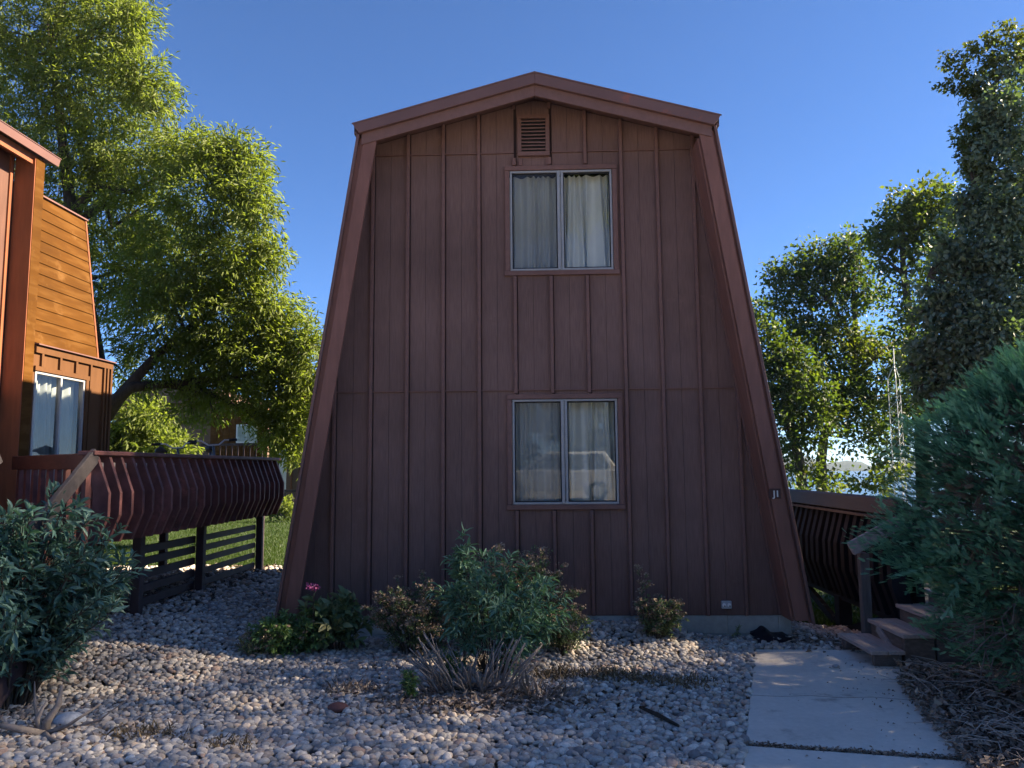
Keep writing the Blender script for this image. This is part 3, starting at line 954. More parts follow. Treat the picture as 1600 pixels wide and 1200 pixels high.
for k in range(3):
    obj('riser_board', MB().box(3.232 + k * .287, 3.262 + k * .287, 7.28, 7.875, .05 + .14 * k, .255 + .14 * k), log_m, st, bevel=.004)
obj('brace', MB().beam((3.21, 7.72, .255), (3.23, 7.34, .045), .02, .07), worn_m, st)
obj('newel_post', MB().box(3.185, 3.275, 7.965, 8.055, -.02, .93), surf('grey_post', shade((.10, .085, .082), .6, 1.4), 9, (4, 4, .7), .8, .5), st, bevel=.008)
obj('hand_rail', MB().beam((3.08, 7.935, .975), (4.30, 7.935, 1.62), .05, .135), worn_m, st, bevel=.006)

# ------------------------------------------------------------------ far house beyond the lawn
fh = thing('tan_house', 'tan house across the lawn seen under the locust branches', 'house', (-10, 26, .3))
def fbox(n, m, *a, **k):
    return obj(n, MB().box(*a), m, fh, **k)
for k in range(20):
    z = .3 + k * .19
    fbox('lap_board', farhouse_m, -14.5, -11.05, 26.0 - .004 * (k % 2), 26.08, z, z + .182)
fbox('wall', farhouse_m, -14.5, -11.1, 26.09, 33, .2, 4.6)
obj('gable_roof', MB().prism([(-14.8, 25.7, 4.1), (-12.6, 25.7, 4.75), (-10.7, 25.7, 4.1)], (0, 7.5, 0)), farhouse_m, fh)
for k in range(9):
    fbox('siding_panel', orange_m, -11.05 + .215 * k, -10.845 + .215 * k, 25.7, 25.78, 1.2, 4.0)
fw = fbox('window', white_m, -10.15, -9.45, 25.64, 25.695, 2.72, 3.34)
obj('pane', MB().box(-10.10, -9.82, 25.632, 25.639, 2.77, 3.29).box(-9.79, -9.50, 25.632, 25.639, 2.77, 3.29), glass_m, fw)
fbox('wing_wall', farhouse_m, -9.1, -8.0, 25.9, 30, .2, 4.4)
obj('wing_trim', MB().box(-8.35, -8.30, 25.86, 25.898, .2, 4.3).box(-8.08, -8.02, 25.86, 25.898, .2, 4.3), cedar_red, fh)
fbox('lit_wall', orange_m, -7.99, -7.4, 25.6, 29, .2, 4.2)
fbox('door', white_m, -8.75, -8.5, 25.88, 25.899, .4, 2.5)
rl = fbox('balcony_rail', deck_dark, -11.1, -9.0, 25.1, 25.15, 2.62, 2.69)
for k in range(11):
    fbox('baluster', deck_dark, -11.08 + k * .2, -11.05 + k * .2, 25.11, 25.14, 1.75, 2.615)
fbox('balcony_floor', deck_dark, -11.1, -9.0, 25.1, 25.69, 1.62, 1.745)
pf = thing('porch_railing', 'low dark railing in front of the tan house', 'railing', (-8.6, 24.2, .3))
obj('top_rail', MB().box(-9.6, -6.5, 24.17, 24.23, 1.12, 1.20), deck_dark, pf)
for k in range(14):
    obj('baluster', MB().box(-9.55 + k * .22, -9.47 + k * .22, 24.18, 24.22, .25, 1.115), deck_dark, pf)

# ------------------------------------------------------------------ bicycles behind the railing
def bicycle(label, loc, rz, sz):
    b = thing('bicycle', label, 'bicycle', (0, 0, 0), 'bicycles on the walkway')
    def ring(c, r, t):
        return MB().tube([(c[0] + r * math.cos(a), c[1], c[2] + r * math.sin(a)) for a in np.linspace(0, 2 * math.pi, 25)], t, 6, False)
    for x in (-.5, .5):
        w = obj('wheel', ring((x, 0, .33), .30, .010), galv_m, b, True)
        obj('tyre', ring((x, 0, .33), .325, .020), rubber_m, w, True)
        sp = MB()
        for k in range(12):
            a = k * math.pi / 6
            sp.tube([(x, 0, .33), (x + .3 * math.cos(a), 0, .33 + .3 * math.sin(a))], .002, 4)
        obj('spokes', sp, galv_m, w)
    f = MB()
    for p, q in (((-.5, 0, .33), (-.08, 0, .30)), ((-.5, 0, .33), (-.2, 0, .76)), ((-.08, 0, .30), (-.22, 0, .84)), ((-.08, 0, .30), (.32, 0, .70)), ((-.2, 0, .76), (.30, 0, .80)), ((.5, 0, .33), (.30, 0, .92))):
        f.tube([p, q], .017, 7)
    obj('frame', f, bike_m, b, True)
    s = MB().tube([(-.36, 0, .885), (-.28, 0, .90), (-.18, 0, .895), (-.08, 0, .885)], [.06, .075, .035, .018], 8)
    obj('saddle', s, rubber_m, b, True)
    h = MB().tube([(.20, -.30, 1.0), (.24, -.16, 1.0), (.31, -.07, .93), (.31, .07, .93), (.24, .16, 1.0), (.20, .30, 1.0)], .012, 7)
    hb = obj('handlebar', h, galv_m, b, True)
    obj('grip', MB().tube([(.19, -.34, 1.0), (.215, -.22, 1.0)], .020, 8), rubber_m, hb, True)
    obj('grip', MB().tube([(.19, .34, 1.0), (.215, .22, 1.0)], .020, 8), rubber_m, hb, True)
    b.location = loc
    b.rotation_euler = (R_(3), 0, rz)
    b.scale = (sz, sz, sz)
    return b
bicycle('bicycle with swept handlebar showing above the far end of the railing', (-4.55, 10.75, 1.285), R_(-62), .93)
bicycle('bicycle with black saddle leaning beside the other one on the walkway', (-4.95, 10.3, 1.285), R_(-40), .88)

# ------------------------------------------------------------------ lattice mast
ms = thing('lattice_mast', 'slim white lattice mast standing in front of the dark tree', 'mast', (9.1, 20, gzf(9.1, 20)))
zt, z0 = 4.75, gzf(9.1, 20)
leg3 = [(.16 * math.cos(a), .16 * math.sin(a)) for a in (.3, 2.4, 4.5)]
for lx, ly in leg3:
    obj('mast_leg', MB().tube([(9.1 + lx, 20 + ly, z0), (9.1 + lx, 20 + ly, 4.0), (9.12 + lx * .1, 20, 4.35)], .011, 5), galv_m, ms)
lat = MB()
for k in range(22):
    z = z0 + k * .2
    if z > 3.9:
        break
    for i in range(3):
        p, q = leg3[i], leg3[(i + 1) % 3]
        lat.tube([(9.1 + p[0], 20 + p[1], z), (9.1 + q[0], 20 + q[1], z + .2)], .006, 4)
obj('lattice', lat, galv_m, ms)
obj('mast_tip', MB().tube([(9.12, 20, 4.3), (9.13, 20, 4.85)], .014, 5), white_m, ms)

SHADE_N = 680
# ------------------------------------------------------------------ trees
def jit(p, r):
    return Vector(p) + Vector((random.uniform(-r, r), random.uniform(-r, r), random.uniform(-r, r)))
def curve(a, b, sag, k=6):
    a, b = Vector(a), Vector(b)
    off = Vector((random.uniform(-1, 1), random.uniform(-1, 1), random.uniform(.2, 1))) * sag
    return [a.lerp(b, t) + off * math.sin(math.pi * t) for t in [i / k for i in range(k + 1)]]
def crown_arrays(clumps, tmpl, L, Wd, droop, up, per, sig):
    tv, tf = tmpl
    Vs, Ts, vs = [], [], []
    off = 0
    for (c, r, n, lum) in clumps:
        c = np.array(c)
        nt = max(3, n // per)
        d = rand_dirs(nt) * (rng.uniform(.15, 1, (nt, 1)) ** .5) * np.array([1, 1, .85]) * r
        tw = c + d
        idx = rng.integers(0, nt, n)
        outd = unit(d + rng.normal(size=(nt, 3)) * .4 * r)
        along = rng.uniform(-.5, .8, (n, 1)) * sig * 2.2
        pos = tw[idx] + outd[idx] * along + rng.normal(size=(n, 3)) * sig * np.array([.55, .55, .4])
        dr = unit(outd[idx] * .9 + rng.normal(size=(n, 3)) * .55 + np.array([0, 0, -droop]))
        nm = unit(rng.normal(size=(n, 3)) * .75 + np.array([0, 0, up]))
        sz = L * rng.uniform(.6, 1.25, n)
        V, T = scatter_arr(tv, tf, pos, frames(dr, nm), np.stack([sz * Wd, sz, sz], 1))
        Vs.append(V)
        Ts.append(T + off)
        off += len(V)
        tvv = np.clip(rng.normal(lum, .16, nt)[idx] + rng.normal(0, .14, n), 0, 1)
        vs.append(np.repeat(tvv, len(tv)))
    return np.concatenate(Vs), np.concatenate(Ts), np.concatenate(vs)
def tree(name, label, base, trunk, limbs, clumps, tmpl, L, Wd, mat, bark, droop=.3, up=.9, per=16, sig=.16, group=None, twig_r=.018, extra=None, cat='tree'):
    t = thing(name, label, cat, base, group)
    mb = MB()
    n = len(trunk)
    pts = [Vector(p[:3]) for p in trunk]
    mb.tube(pts, [p[3] for p in trunk], 10)
    obj('trunk', mb, bark, t, True)
    nodes = [(p, tr[3]) for p, tr in zip(pts, trunk)][1:]
    for lb in limbs:
        obj('limb', MB().tube([p[:3] for p in lb], [p[3] for p in lb], 8), bark, t, True)
        nodes += [(Vector(p[:3]), p[3]) for p in lb[1:]]
    br = MB()
    for (c, r, nn, lum) in clumps:
        cv = Vector(c)
        near = min(nodes, key=lambda q: (q[0] - cv).length + max(0, q[0].z - cv.z) * .8)
        r0 = min(near[1] * .6, twig_r * 2.2)
        cvp = curve(near[0], cv, r * .25)
        br.tube(cvp, list(np.linspace(r0, twig_r * .5, len(cvp))), 5, False)
        for _ in range(5):
            d = Vector(rand_dirs(1)[0]) * r * .9
            s = cvp[random.choice([3, 4, 5, 6])]
            q = curve(s, cv + d, r * .15, 4)
            br.tube(q, list(np.linspace(twig_r * .55, twig_r * .15, len(q))), 4, False)
    obj('branches', br, bark, t, True, kind='stuff')
    V, T, v = crown_arrays(clumps, tmpl, L, Wd, droop, up, per, sig)
    tri_mesh('crown', V, T, mat, t, v, kind='stuff')
    if extra:
        V, T, v = crown_arrays(extra[0], tmpl, L * extra[2], Wd, droop, up, per, sig * .6)
        tri_mesh('backlit_shoots', V, T, extra[1], t, v, kind='stuff', label='top shoots coloured yellow for backlight')
    return t
def cl(px, py, Y, rpx, n, lum=.5):
    return (at(px, py, Y=Y), rpx / FPX * Y, n, lum)

# honey locust behind the cedar house
hl = []
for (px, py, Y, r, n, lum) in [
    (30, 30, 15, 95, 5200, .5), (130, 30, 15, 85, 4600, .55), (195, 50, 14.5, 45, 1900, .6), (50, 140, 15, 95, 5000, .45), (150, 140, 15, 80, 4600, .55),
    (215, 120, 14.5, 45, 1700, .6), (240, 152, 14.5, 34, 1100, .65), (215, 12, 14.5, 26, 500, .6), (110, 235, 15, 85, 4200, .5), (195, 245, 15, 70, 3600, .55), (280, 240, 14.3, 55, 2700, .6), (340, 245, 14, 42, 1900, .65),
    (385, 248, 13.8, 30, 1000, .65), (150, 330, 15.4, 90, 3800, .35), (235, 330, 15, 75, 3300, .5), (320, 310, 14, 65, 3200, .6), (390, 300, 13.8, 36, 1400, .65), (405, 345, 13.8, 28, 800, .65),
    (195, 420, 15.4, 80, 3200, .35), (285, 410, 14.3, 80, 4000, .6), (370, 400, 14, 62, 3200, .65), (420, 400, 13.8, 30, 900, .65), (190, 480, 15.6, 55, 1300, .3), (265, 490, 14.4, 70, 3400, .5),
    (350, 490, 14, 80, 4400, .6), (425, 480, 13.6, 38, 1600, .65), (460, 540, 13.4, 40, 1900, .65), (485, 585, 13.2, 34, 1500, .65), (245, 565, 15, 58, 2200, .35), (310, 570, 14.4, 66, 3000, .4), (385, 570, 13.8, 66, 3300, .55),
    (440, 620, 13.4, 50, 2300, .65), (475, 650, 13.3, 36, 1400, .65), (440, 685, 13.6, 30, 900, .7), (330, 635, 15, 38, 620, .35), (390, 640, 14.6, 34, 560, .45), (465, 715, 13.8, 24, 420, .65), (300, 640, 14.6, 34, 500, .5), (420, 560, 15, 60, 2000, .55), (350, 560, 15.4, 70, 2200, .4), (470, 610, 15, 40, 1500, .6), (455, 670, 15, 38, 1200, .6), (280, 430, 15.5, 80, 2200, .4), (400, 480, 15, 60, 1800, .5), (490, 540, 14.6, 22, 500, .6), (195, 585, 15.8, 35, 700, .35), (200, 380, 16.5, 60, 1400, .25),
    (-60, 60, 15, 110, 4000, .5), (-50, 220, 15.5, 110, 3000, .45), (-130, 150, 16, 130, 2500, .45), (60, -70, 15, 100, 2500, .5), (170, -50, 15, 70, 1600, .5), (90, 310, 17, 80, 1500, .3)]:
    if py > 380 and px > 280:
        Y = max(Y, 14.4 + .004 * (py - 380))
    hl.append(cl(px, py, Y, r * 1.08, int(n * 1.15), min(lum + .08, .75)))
def A_(px, py, Y, r):
    return (*at(px, py, Y=Y), r)
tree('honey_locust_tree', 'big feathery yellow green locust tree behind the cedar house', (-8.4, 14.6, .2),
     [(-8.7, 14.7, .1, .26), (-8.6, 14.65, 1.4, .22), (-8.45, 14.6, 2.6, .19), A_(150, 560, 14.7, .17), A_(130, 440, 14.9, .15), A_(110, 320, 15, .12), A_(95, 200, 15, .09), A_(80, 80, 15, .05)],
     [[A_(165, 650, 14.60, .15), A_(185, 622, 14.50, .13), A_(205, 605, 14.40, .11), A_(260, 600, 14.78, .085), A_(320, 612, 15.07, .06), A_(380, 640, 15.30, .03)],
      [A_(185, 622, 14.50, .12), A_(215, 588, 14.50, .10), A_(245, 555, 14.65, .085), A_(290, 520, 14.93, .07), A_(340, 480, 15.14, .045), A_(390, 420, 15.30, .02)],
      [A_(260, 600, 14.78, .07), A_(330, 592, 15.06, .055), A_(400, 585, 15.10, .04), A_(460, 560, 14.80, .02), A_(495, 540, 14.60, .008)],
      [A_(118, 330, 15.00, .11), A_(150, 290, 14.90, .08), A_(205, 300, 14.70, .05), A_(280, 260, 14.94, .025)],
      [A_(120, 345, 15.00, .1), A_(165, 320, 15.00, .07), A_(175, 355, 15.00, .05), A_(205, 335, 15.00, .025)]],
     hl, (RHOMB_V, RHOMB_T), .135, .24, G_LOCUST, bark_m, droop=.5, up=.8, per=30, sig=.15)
# smaller tree low behind the bay
sm = [cl(px, py, Y, r, n, lum) for (px, py, Y, r, n, lum) in [(195, 665, 20, 38, 1500, .7), (235, 660, 20, 40, 1600, .7), (215, 705, 20, 45, 1700, .55), (265, 700, 19.5, 32, 1000, .6), (170, 700, 20, 40, 1300, .5), (250, 740, 20, 40, 1200, .4), (190, 745, 20, 40, 1200, .4)]]
tree('small_tree', 'small bright green tree between the cedar house and the tan house', (-9.6, 20, .3),
     [(-9.6, 20, .2, .1), (-9.6, 20, 1.5, .07), (-9.5, 20, 2.6, .03)], [], sm, (RHOMB_V, RHOMB_T), .2, .32, G_LOCUST, bark_m, droop=.5, per=20, sig=.16)
# trees on the lake shore
def lake(label, base, trunk, limbs, cls, seedlum=0):
    tree('lakeside_tree', label, base, trunk, limbs, [cl(c[0], c[1], c[2], c[3] * 1.12, int(c[4] * 1.7), c[5]) for c in cls], (BROAD_V, BROAD_T), .145, .62, G_LAKE, bark_grey, droop=.25, up=.7, per=12, sig=.2, group='trees by the lake')
YL = 24
b1 = at(1285, 772, Y=YL)
lake('forked lakeside tree with the thicker trunk right of the house', (b1[0], YL, gzf(b1[0], YL)),
     [(b1[0] + .02, YL, gzf(b1[0], YL) - .1, .20), A_(1285, 770, YL, .17), A_(1283, 720, YL, .15), A_(1288, 680, YL, .13), A_(1305, 640, YL, .11), A_(1335, 590, YL, .09), A_(1338, 530, YL, .08), A_(1334, 470, YL, .065), A_(1332, 410, YL, .045), A_(1322, 375, YL, .02)],
     [[A_(1288, 680, YL, .10), A_(1272, 640, YL, .08), A_(1262, 600, YL, .06), A_(1250, 560, YL, .03)],
      [A_(1338, 560, YL, .08), A_(1320, 505, YL, .06), A_(1295, 470, YL, .05), A_(1260, 440, YL, .03), A_(1215, 420, YL, .012)],
      [A_(1335, 590, YL, .08), A_(1365, 560, YL, .06), A_(1400, 530, YL, .03)],
      [A_(1305, 640, YL, .07), A_(1345, 625, YL, .05), A_(1390, 615, YL, .02)]],
     [(1322, 390, YL, 26, 520, .5), (1300, 420, YL, 26, 460, .35), (1335, 430, YL, 32, 560, .3), (1270, 400, YL, 24, 420, .6), (1240, 425, YL, 24, 420, .6), (1212, 432, YL, 18, 260, .6), (1285, 450, YL, 30, 520, .45), (1250, 470, YL, 28, 440, .45),
      (1215, 478, YL, 20, 240, .5), (1318, 480, YL, 30, 420, .4), (1360, 460, YL, 24, 300, .4), (1300, 525, YL, 34, 700, .85), (1265, 520, YL, 30, 520, .7), (1335, 555, YL, 30, 560, .9), (1370, 535, YL, 28, 480, .75), (1230, 520, YL, 26, 400, .65),
      (1395, 570, YL, 26, 420, .7), (1295, 580, YL, 34, 620, .55), (1320, 620, YL, 34, 560, .35), (1365, 600, YL, 34, 600, .35), (1390, 640, YL, 34, 520, .3), (1350, 650, YL, 34, 480, .3), (1310, 665, YL, 26, 280, .45), (1335, 690, YL, 20, 150, .5), (1375, 680, YL, 24, 220, .4)])
b2 = at(1250, 772, Y=YL - 1)
lake('lakeside tree with the leaning trunk nearest the house edge', (b2[0], YL - 1, gzf(b2[0], YL - 1)),
     [(b2[0] + .25, YL - 1, gzf(b2[0], YL - 1) - .1, .19), A_(1254, 770, YL - 1, .16), A_(1249, 720, YL - 1, .14), A_(1240, 680, YL - 1, .12), A_(1228, 640, YL - 1, .09), A_(1218, 590, YL - 1, .06), A_(1205, 540, YL - 1, .025)],
     [[A_(1240, 680, YL - 1, .08), A_(1215, 650, YL - 1, .05), A_(1185, 620, YL - 1, .02)], [A_(1228, 640, YL - 1, .07), A_(1250, 600, YL - 1, .045), A_(1262, 560, YL - 1, .015)]],
     [(1195, 515, YL - 1, 20, 260, .55), (1180, 490, YL - 1, 16, 170, .55), (1215, 555, YL - 1, 30, 620, .5), (1245, 560, YL - 1, 28, 520, .55), (1205, 600, YL - 1, 32, 680, .45), (1245, 600, YL - 1, 32, 680, .45), (1275, 610, YL - 1, 28, 480, .5),
      (1215, 645, YL - 1, 30, 560, .4), (1255, 645, YL - 1, 30, 520, .4), (1290, 645, YL - 1, 24, 320, .4), (1225, 690, YL - 1, 26, 340, .5), (1262, 690, YL - 1, 24, 260, .5), (1230, 735, YL - 1, 20, 230, .55), (1270, 735, YL - 1, 18, 130, .6), (1300, 745, YL - 1, 14, 110, .8), (1170, 560, YL - 1, 30, 300, .5), (1165, 620, YL - 1, 34, 300, .5)])
b3 = at(1440, 772, Y=21)
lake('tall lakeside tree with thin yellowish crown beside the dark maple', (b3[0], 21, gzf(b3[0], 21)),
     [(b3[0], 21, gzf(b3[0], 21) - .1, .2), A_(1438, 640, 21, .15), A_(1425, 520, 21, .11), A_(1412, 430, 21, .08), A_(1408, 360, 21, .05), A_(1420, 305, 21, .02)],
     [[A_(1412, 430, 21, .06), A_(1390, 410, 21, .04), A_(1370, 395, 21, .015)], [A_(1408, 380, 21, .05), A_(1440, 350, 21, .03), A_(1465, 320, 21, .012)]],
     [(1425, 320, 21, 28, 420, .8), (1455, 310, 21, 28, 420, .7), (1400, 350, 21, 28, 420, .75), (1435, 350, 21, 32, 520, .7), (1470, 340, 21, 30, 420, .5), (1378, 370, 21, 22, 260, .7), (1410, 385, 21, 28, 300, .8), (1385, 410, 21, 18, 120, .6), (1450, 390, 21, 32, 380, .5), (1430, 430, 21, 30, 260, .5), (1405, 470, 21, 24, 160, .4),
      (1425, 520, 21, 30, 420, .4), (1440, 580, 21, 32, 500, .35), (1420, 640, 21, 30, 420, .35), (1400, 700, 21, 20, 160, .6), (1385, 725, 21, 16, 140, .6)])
sh = [cl(px, py, Y, r, n, l) for (px, py, Y, r, n, l) in [(1310, 768, 22, 14, 120, .8), (1345, 762, 21, 16, 150, .7), (1372, 752, 20.5, 18, 200, .7), (1390, 745, 20, 20, 220, .6), (1240, 772, 22, 18, 150, .5), (1205, 770, 22, 20, 160, .4)]]
V, T, v = crown_arrays(sh, (BROAD_V, BROAD_T), .15, .55, .1, .7, 10, .14)
tri_mesh('shore_undergrowth', V, T, G_LAKE, None, v, kind='stuff')

# dark maple on the right, continuing beyond the frame
mp = []
for c in [(1545, 165, 12, 42, 1500, .5), (1580, 190, 12, 60, 2400, .45), (1530, 225, 12, 30, 800, .5), (1560, 260, 12, 46, 1600, .4), (1590, 330, 12, 75, 3600, .35), (1530, 330, 12, 36, 1100, .45), (1500, 290, 12.4, 22, 260, .5),
          (1520, 400, 12, 60, 2600, .35), (1475, 400, 12, 34, 1000, .4), (1580, 450, 11.8, 75, 3600, .3), (1480, 470, 12, 55, 2300, .35), (1440, 490, 12, 36, 1100, .4), (1530, 530, 11.6, 70, 3200, .3), (1465, 545, 11.8, 50, 2100, .35), (1425, 570, 12, 32, 800, .4),
          (1590, 560, 11.5, 70, 2600, .3), (1490, 600, 11.6, 46, 1700, .3), (1445, 605, 11.9, 34, 900, .35), (1540, 610, 11.6, 55, 1800, .3), (1640, 250, 12, 80, 2600, .3), (1650, 420, 12, 90, 2600, .3), (1650, 130, 12.2, 60, 1600, .4),
          (1740, 260, 12.5, 130, 3200, .3), (1750, 450, 12.5, 130, 3000, .3), (1860, 330, 13, 150, 2600, .3), (1860, 520, 13, 150, 2600, .3), (1700, 600, 12.5, 120, 2200, .3), (1560, 420, 14.5, 130, 3000, .3), (1700, 380, 15, 150, 2600, .3), (1700, 90, 13, 100, 1600, .35), (1820, 130, 13.5, 130, 1600, .35)]:
    c = (c[0] + max(0, 1600 - c[0]) * .24, *c[1:3], c[3] * (.86 if c[0] < 1560 else 1), c[4], c[5])
    mp.append(cl(c[0], c[1], c[2], c[3], int(c[4] * ((.95 if c[1] > 320 else .62) if c[0] < 1640 else .6)), c[5]))
shoots = []
def shoot(pts, r, n, lum):
    for i in range(len(pts) - 1):
        for t in (0, .5):
            x = pts[i][0] + (pts[i + 1][0] - pts[i][0]) * t
            y = pts[i][1] + (pts[i + 1][1] - pts[i][1]) * t
            shoots.append(cl(x, y, 12, r * (1 - .35 * (i + t) / len(pts)), n, lum))
shoot([(1535, 130), (1505, 115), (1487, 100), (1476, 80)], 10, 75, .4)
shoot([(1540, 150), (1510, 140), (1488, 138), (1472, 128)], 9, 70, .3)
shoot([(1545, 110), (1522, 85), (1520, 60)], 11, 80, .55)
shoot([(1560, 100), (1545, 65), (1536, 42)], 11, 80, .7)
shoot([(1585, 90), (1574, 55), (1573, 24)], 11, 85, .8)
shoot([(1555, 205), (1520, 200), (1495, 186)], 9, 70, .4)
shoot([(1550, 235), (1515, 225), (1490, 216)], 10, 75, .5)
shoot([(1530, 265), (1505, 250), (1496, 232)], 8, 60, .4)
shoot([(1600, 110), (1598, 70), (1595, 45)], 11, 80, .5)
def tip(px, py, dx, dy, n=3):
    for i in range(n):
        u = i / n
        mp.append(cl(px + (1600 - px) * .2 + dx * u * 1.2, py + dy * u * 1.2 - 6 * u * u, 12, 11 - 5 * u, int(95 - 45 * u), .45))
for q in ((1520, 215, -28, 4), (1515, 262, -24, -8), (1500, 310, -30, 6), (1490, 345, -30, -10), (1478, 385, -34, -6), (1455, 425, -26, -14), (1440, 455, -30, 2), (1420, 500, -28, -8), (1415, 540, -30, 4), (1400, 575, -24, -4), (1412, 605, -26, 8), (1430, 640, -22, 8), (1480, 640, -10, 16), (1530, 150, -22, -22), (1560, 120, -10, -34), (1590, 110, 0, -40), (1540, 185, -30, -8)):
    tip(*q)
mb_ = at(1660, 760, Y=12.6)
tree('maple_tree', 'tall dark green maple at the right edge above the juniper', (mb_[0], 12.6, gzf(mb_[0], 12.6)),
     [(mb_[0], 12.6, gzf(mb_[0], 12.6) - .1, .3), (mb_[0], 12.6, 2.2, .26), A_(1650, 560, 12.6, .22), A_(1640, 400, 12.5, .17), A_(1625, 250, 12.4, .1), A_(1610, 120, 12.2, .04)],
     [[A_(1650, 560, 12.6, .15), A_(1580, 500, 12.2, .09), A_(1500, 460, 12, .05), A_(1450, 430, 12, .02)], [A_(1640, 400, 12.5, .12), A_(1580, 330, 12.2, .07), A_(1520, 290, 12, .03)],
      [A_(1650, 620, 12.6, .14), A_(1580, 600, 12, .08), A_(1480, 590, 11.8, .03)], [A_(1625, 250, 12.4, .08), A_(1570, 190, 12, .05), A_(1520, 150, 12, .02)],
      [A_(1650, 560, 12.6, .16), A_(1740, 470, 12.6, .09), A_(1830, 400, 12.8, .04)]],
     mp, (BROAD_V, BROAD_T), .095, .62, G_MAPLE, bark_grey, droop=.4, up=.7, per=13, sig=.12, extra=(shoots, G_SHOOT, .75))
# unseen tree added to the right: thin crown made to filter sun onto the yard
sx_ = []
rs = np.random.default_rng(77)
for iy in range(8):
    for iz in range(6):
        for ix in range(2):
            sx_.append(((23.5 + 3 * ix + rs.uniform(-.8, .8), 1.0 + 1.32 * iy + rs.uniform(-.5, .5), 12.9 + 1.76 * iz + rs.uniform(-.5, .5)), 1.5, SHADE_N, .5))
tree('added_shade_tree', 'unseen tall thin crowned tree added off to the right to filter sun onto the yard', (25, 7.5, gzf(25, 7.5)),
     [(25, 7.5, gzf(25, 7.5) - .1, .42), (25, 7.5, 6, .34), (25.2, 7.4, 12, .24), (25, 7.5, 17, .12)],
     [[(25, 7.5, 9, .2), (25, 4.5, 13.5, .1), (25, 2.5, 17, .04)], [(25, 7.5, 9, .2), (25, 10.5, 13.5, .1), (25, 12.5, 17, .04)]],
     sx_, (RHOMB_V, RHOMB_T), .13, .95, G_LAKE, bark_grey, per=9, sig=.42)
# a tree behind the viewer: it shows only as a reflection in the upper window
rt = [((x, y, z), r, n, .6) for x, y, z, r, n in ((1.7, -9.5, 12.0, 1.1, 1500), (.6, -10, 11.2, 1.0, 1200), (2.9, -9.5, 12.8, 1.3, 1500), (2.2, -10, 10.9, .8, 700), (-.5, -10.5, 10.9, .8, 600), (3.6, -11, 13.5, 1.8, 1800), (1.4, -11, 14, 1.8, 1800))]
tree('reflected_tree', 'tree behind the viewer mirrored in the top window glass', (4.5, -11, .6),
     [(4.5, -11, .5, .3), (4.3, -11, 5, .24), (3.8, -11, 9, .16), (3.2, -10.6, 11.5, .08)], [], rt, (RHOMB_V, RHOMB_T), .3, .35, G_LOCUST, bark_m, per=10, sig=.22)

tl = [((x, -38 + 2.5 * math.sin(x * .7), 2.6 + 1.2 * math.sin(x * 1.3) + k * 3.4), 3.0, 260, .5) for x in range(-40, 44, 4) for k in (0, 1, 2)]
V, T, v = crown_arrays(tl, (BROAD_V, BROAD_T), 1.2, .8, .2, .7, 12, .5)
tri_mesh('added_woods', V, T, G_LAKE, None, v, kind='stuff')  # treeline added out of view to darken the sky mirrored in the windows

